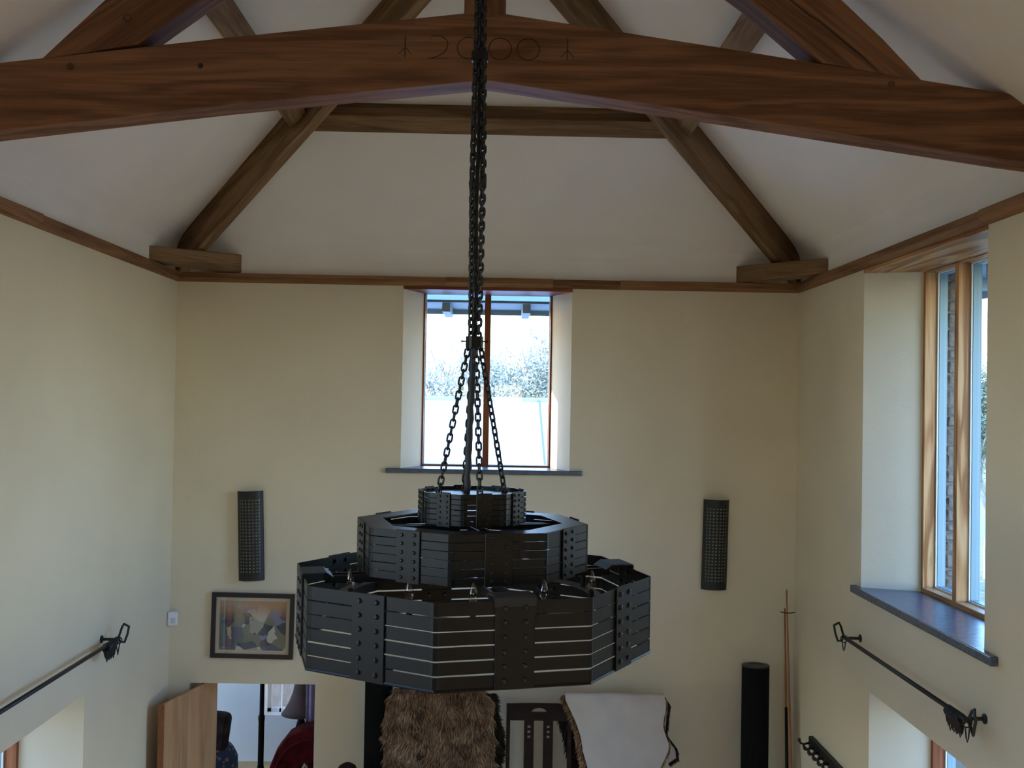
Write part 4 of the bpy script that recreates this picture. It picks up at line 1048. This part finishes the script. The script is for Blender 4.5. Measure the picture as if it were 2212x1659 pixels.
va = empty('velvet_armchair', (-1.545, 9.32, ZF)); va.scale = (1, 1, .965); tag(va, 'dark red velvet armchair with rounded back in the hall', 'armchair')
bm = bmesh.new(); n_ = 20; prof_ = [(-.44, .1)]
arch = [(-.43, .42), (-.42, .58), (-.39, .74), (-.33, .90), (-.24, 1.02), (-.12, 1.085), (.02, 1.11), (.18, 1.09), (.32, 1.0), (.40, .8), (.42, .42)]
Lr = []
for y_, k_ in ((-.14, .985), (-.10, 1.0), (.08, 1.0), (.12, .985)): Lr.append([bm.verts.new((x*k_, y_, z_*k_)) for x, z_ in arch])
for a, c in zip(Lr, Lr[1:]):
    for k in range(len(arch)-1): bm.faces.new((a[k], a[k+1], c[k+1], c[k]))
bm.faces.new(Lr[0][::-1]); bm.faces.new(Lr[-1])
for a, c in zip(Lr, Lr[1:]): bm.faces.new((a[0], c[0], c[-1], a[-1]))
bmobj('backrest', bm, M_VELVET, va)
for q in range(3):
    bm = bmesh.new(); s_ = .9-.2*q; tube(bm, [(x*s_, -.145, .1+(z_-.1)*s_) for x, z_ in arch], .012, 6); bmobj('fluting', bm, M_VELVET, va, True)
bmobj('seat', softbox((-.42, .0, .15), (.42, .28, .46), .06), M_VELVET, va, True)
for s in (-1, 1): bmobj('arm', softbox((s*.40-.07, .0, .15), (s*.40+.07, .28, .60), .06), M_VELVET, va, True)
bk = empty('book', (-1.62, 9.04, 1.0), R(20)); tag(bk, 'small book standing open by the red velvet armchair', 'book')
for s in (-1, 1):
    o = box('cover', (-.002, -.07, -.06), (.002, .0, .06), M_BOOKC, bk); o.rotation_euler = (0, .5, s*.35)
o = box('pages', (-.012, -.066, -.056), (.012, -.002, .056), M_PAGE, bk); o.rotation_euler = (0, .5, 0)
bt = empty('hall_table', (-1.60, 9.04, ZF)); tag(bt, 'little dark table under the book in the hall', 'table')
bm = bmesh.new(); lathe(bm, [(.075, .665), (.085, .675), (.085, .69)], 18); bmobj('tabletop', bm, M_DARKW, bt)
for k in range(3): bm = bmesh.new(); tube(bm, [(.04*math.cos(k*2.1), .04*math.sin(k*2.1), .67), (.075*math.cos(k*2.1), .075*math.sin(k*2.1), 0)], .012, 8); bmobj('leg', bm, M_DARKW, bt, True)

# ------------------------------------------------------------------ outdoors
gv = mesh('ground_gravel_added', [(-14, 9.6, -.33), (-3.0, 9.6, -.33), (-3.0, 24, -.33), (-14, 24, -.33)], [(0, 1, 2, 3)], plain('pale_gravel_added', (.72, .70, .66), .95, var=.1, vs=30)); tag(gv, kind='structure')  # pale ground added so the view out of the hall window burns white
gr = mesh('lawn', [(-60, -40, -.35), (70, -40, -.35), (70, 90, -.35), (-60, 90, -.35)], [(0, 1, 2, 3)], M_GRASS); tag(gr, kind='structure')
yd = mesh('ground_yard', [(XR+.7, -4, -.32), (XR+4.5, -4, -.32), (XR+4.5, 14, -.32), (XR+.7, 14, -.32)], [(0, 1, 2, 3)], M_EARTH); tag(yd, kind='structure')
# outbuilding with a pale sheet roof
ob = empty('outbuilding', (-.5, 15.5, -.35)); tag(ob, 'low outbuilding with a pale sheet roof outside the far window', 'outbuilding'); bpy.context.view_layer.update()
def roofz(y): return 4.235-.40*abs(16-y)
rp_ = [-3.1, -1.22, .66, 3.0, 5.4]
for i, (a, b_) in enumerate(zip(rp_, rp_[1:])):
    for y0, y1 in ((12.35, 16.0), (16.0, 19.4)):
        A = [(a+.006, y0, roofz(y0)-.04), (b_-.006, y0, roofz(y0)-.04), (b_-.006, y0, roofz(y0)), (a+.006, y0, roofz(y0))]; B = [(x, y1, roofz(y1)+(z_-roofz(y0))) for x, _, z_ in A]
        hexa('roof_panel', A, B, M_ROOFW, ob)
for x in rp_[1:-1]:
    bm = bmesh.new(); tube(bm, [(x, 12.35, roofz(12.35)+.012), (x, 16, roofz(16)+.012)], .022, 6); sub(bmobj('seam', bm, plain('seam_%d' % int(x*10), (.16, .17, .18), .6)), ob)
bm = bmesh.new(); tube(bm, [(-3.1, 16, 4.235), (5.4, 16, 4.235)], .05, 8); sub(bmobj('ridge_cap', bm, plain('ridge_grey', (.34, .37, .40), .6)), ob)
for nm, lo_, hi_ in (('wall', (-2.9, 12.6, -.35), (5.2, 12.8, 2.8)), ('wall', (-2.9, 19.0, -.35), (5.2, 19.2, 2.8)), ('wall', (-2.9, 12.6, -.35), (-2.7, 19.2, 2.8)), ('wall', (5.0, 12.6, -.35), (5.2, 19.2, 2.8))):
    sub(box(nm, lo_, hi_, M_MORTAR), ob)
def tree(x, y, h, seed, label, leafm, dens=1.0, base=-.35):
    rg = random.Random(seed); root = empty('tree', (x, y, base)); tag(root, label, 'tree', 'trees beyond the garden')
    bm = bmesh.new(); tips = []
    def grow(p, d, L, r_, dep):
        pts = [p]; q = p.copy(); dd = d.copy()
        for i in range(3):
            dd = (dd+Vector((rg.uniform(-.18, .18), rg.uniform(-.18, .18), .06))).normalized(); q = q+dd*L/3; pts.append(q.copy())
        tube(bm, pts, [r_, r_*.9, r_*.8, r_*.66], 5 if dep < 2 else 3, cap=False)
        if dep >= 2: tips.extend(pts[1:])
        if dep >= 5: return
        for k in range(3 if dep < 4 else 2):
            az = rg.uniform(0, 2*PI); tl_ = rg.uniform(.35, .95)
            nd = (dd*math.cos(tl_)+Vector((math.cos(az), math.sin(az), rg.uniform(-.1, .4)))*math.sin(tl_)).normalized()
            grow(pts[rg.choice((2, 3))], nd, L*rg.uniform(.62, .82), r_*.66, dep+1)
    grow(Vector((0, 0, 0)), Vector((0, 0, 1)), h*.30, h*.026, 0)
    bmobj('trunk', bm, M_BARK, root, True, recalc=False)
    V, F = [], []
    for t in tips:
        for _ in range(max(1, int(24*dens)) if rg.random() < dens else 0):
            c = t+Vector([rg.gauss(0, h*.045) for _ in range(3)]); s = h*.0036*rg.uniform(.6, 1.5)
            a = Vector((rg.uniform(-1, 1), rg.uniform(-1, 1), rg.uniform(-1, 1))).normalized(); b_ = a.orthogonal().normalized()
            i0 = len(V); V += [c-a*s*1.6, c+b_*s*.7, c+a*s*1.6, c-b_*s*.7]; F.append((i0, i0+1, i0+2, i0+3))
    o = mesh('foliage', V, F, leafm, root, recalc=False); o['kind'] = 'stuff'
tree(-3.2, 27, 8.6, 1, 'sparse tree paled by glare with bare branches outside the far window, left of its mullion', M_LEAF_GLARE, 0.35)
tree(-1.1, 30, 8.4, 4, 'slender half bare tree close left of the window mullion', M_LEAF_GLARE, 0.5)
tree(.7, 28, 8.0, 2, 'bushy tree paled by glare outside the far window, just right of its mullion', M_LEAF_GLARE, 1.3)
tree(2.6, 29, 8.0, 6, 'bushy tree paled by glare at the right edge of the far window', M_LEAF_GLARE, 1.6)
tree(4.9, 31, 8.0, 9, 'bushy tree beyond the far window, mostly behind the right reveal', M_LEAF_GLARE, 1.6)
tree(-5.6, 30, 8.6, 8, 'sparse tree beyond the far window, mostly behind the left reveal', M_LEAF_GLARE, 0.5)
tree(13.5, 28.0, 7.5, 12, 'green tree seen through the tall window on the right', M_LEAF2, 1.6)
tree(17, 33.0, 8.0, 14, 'green tree further off through the tall window on the right', M_LEAF2, 1.6)
bpy.context.view_layer.update()
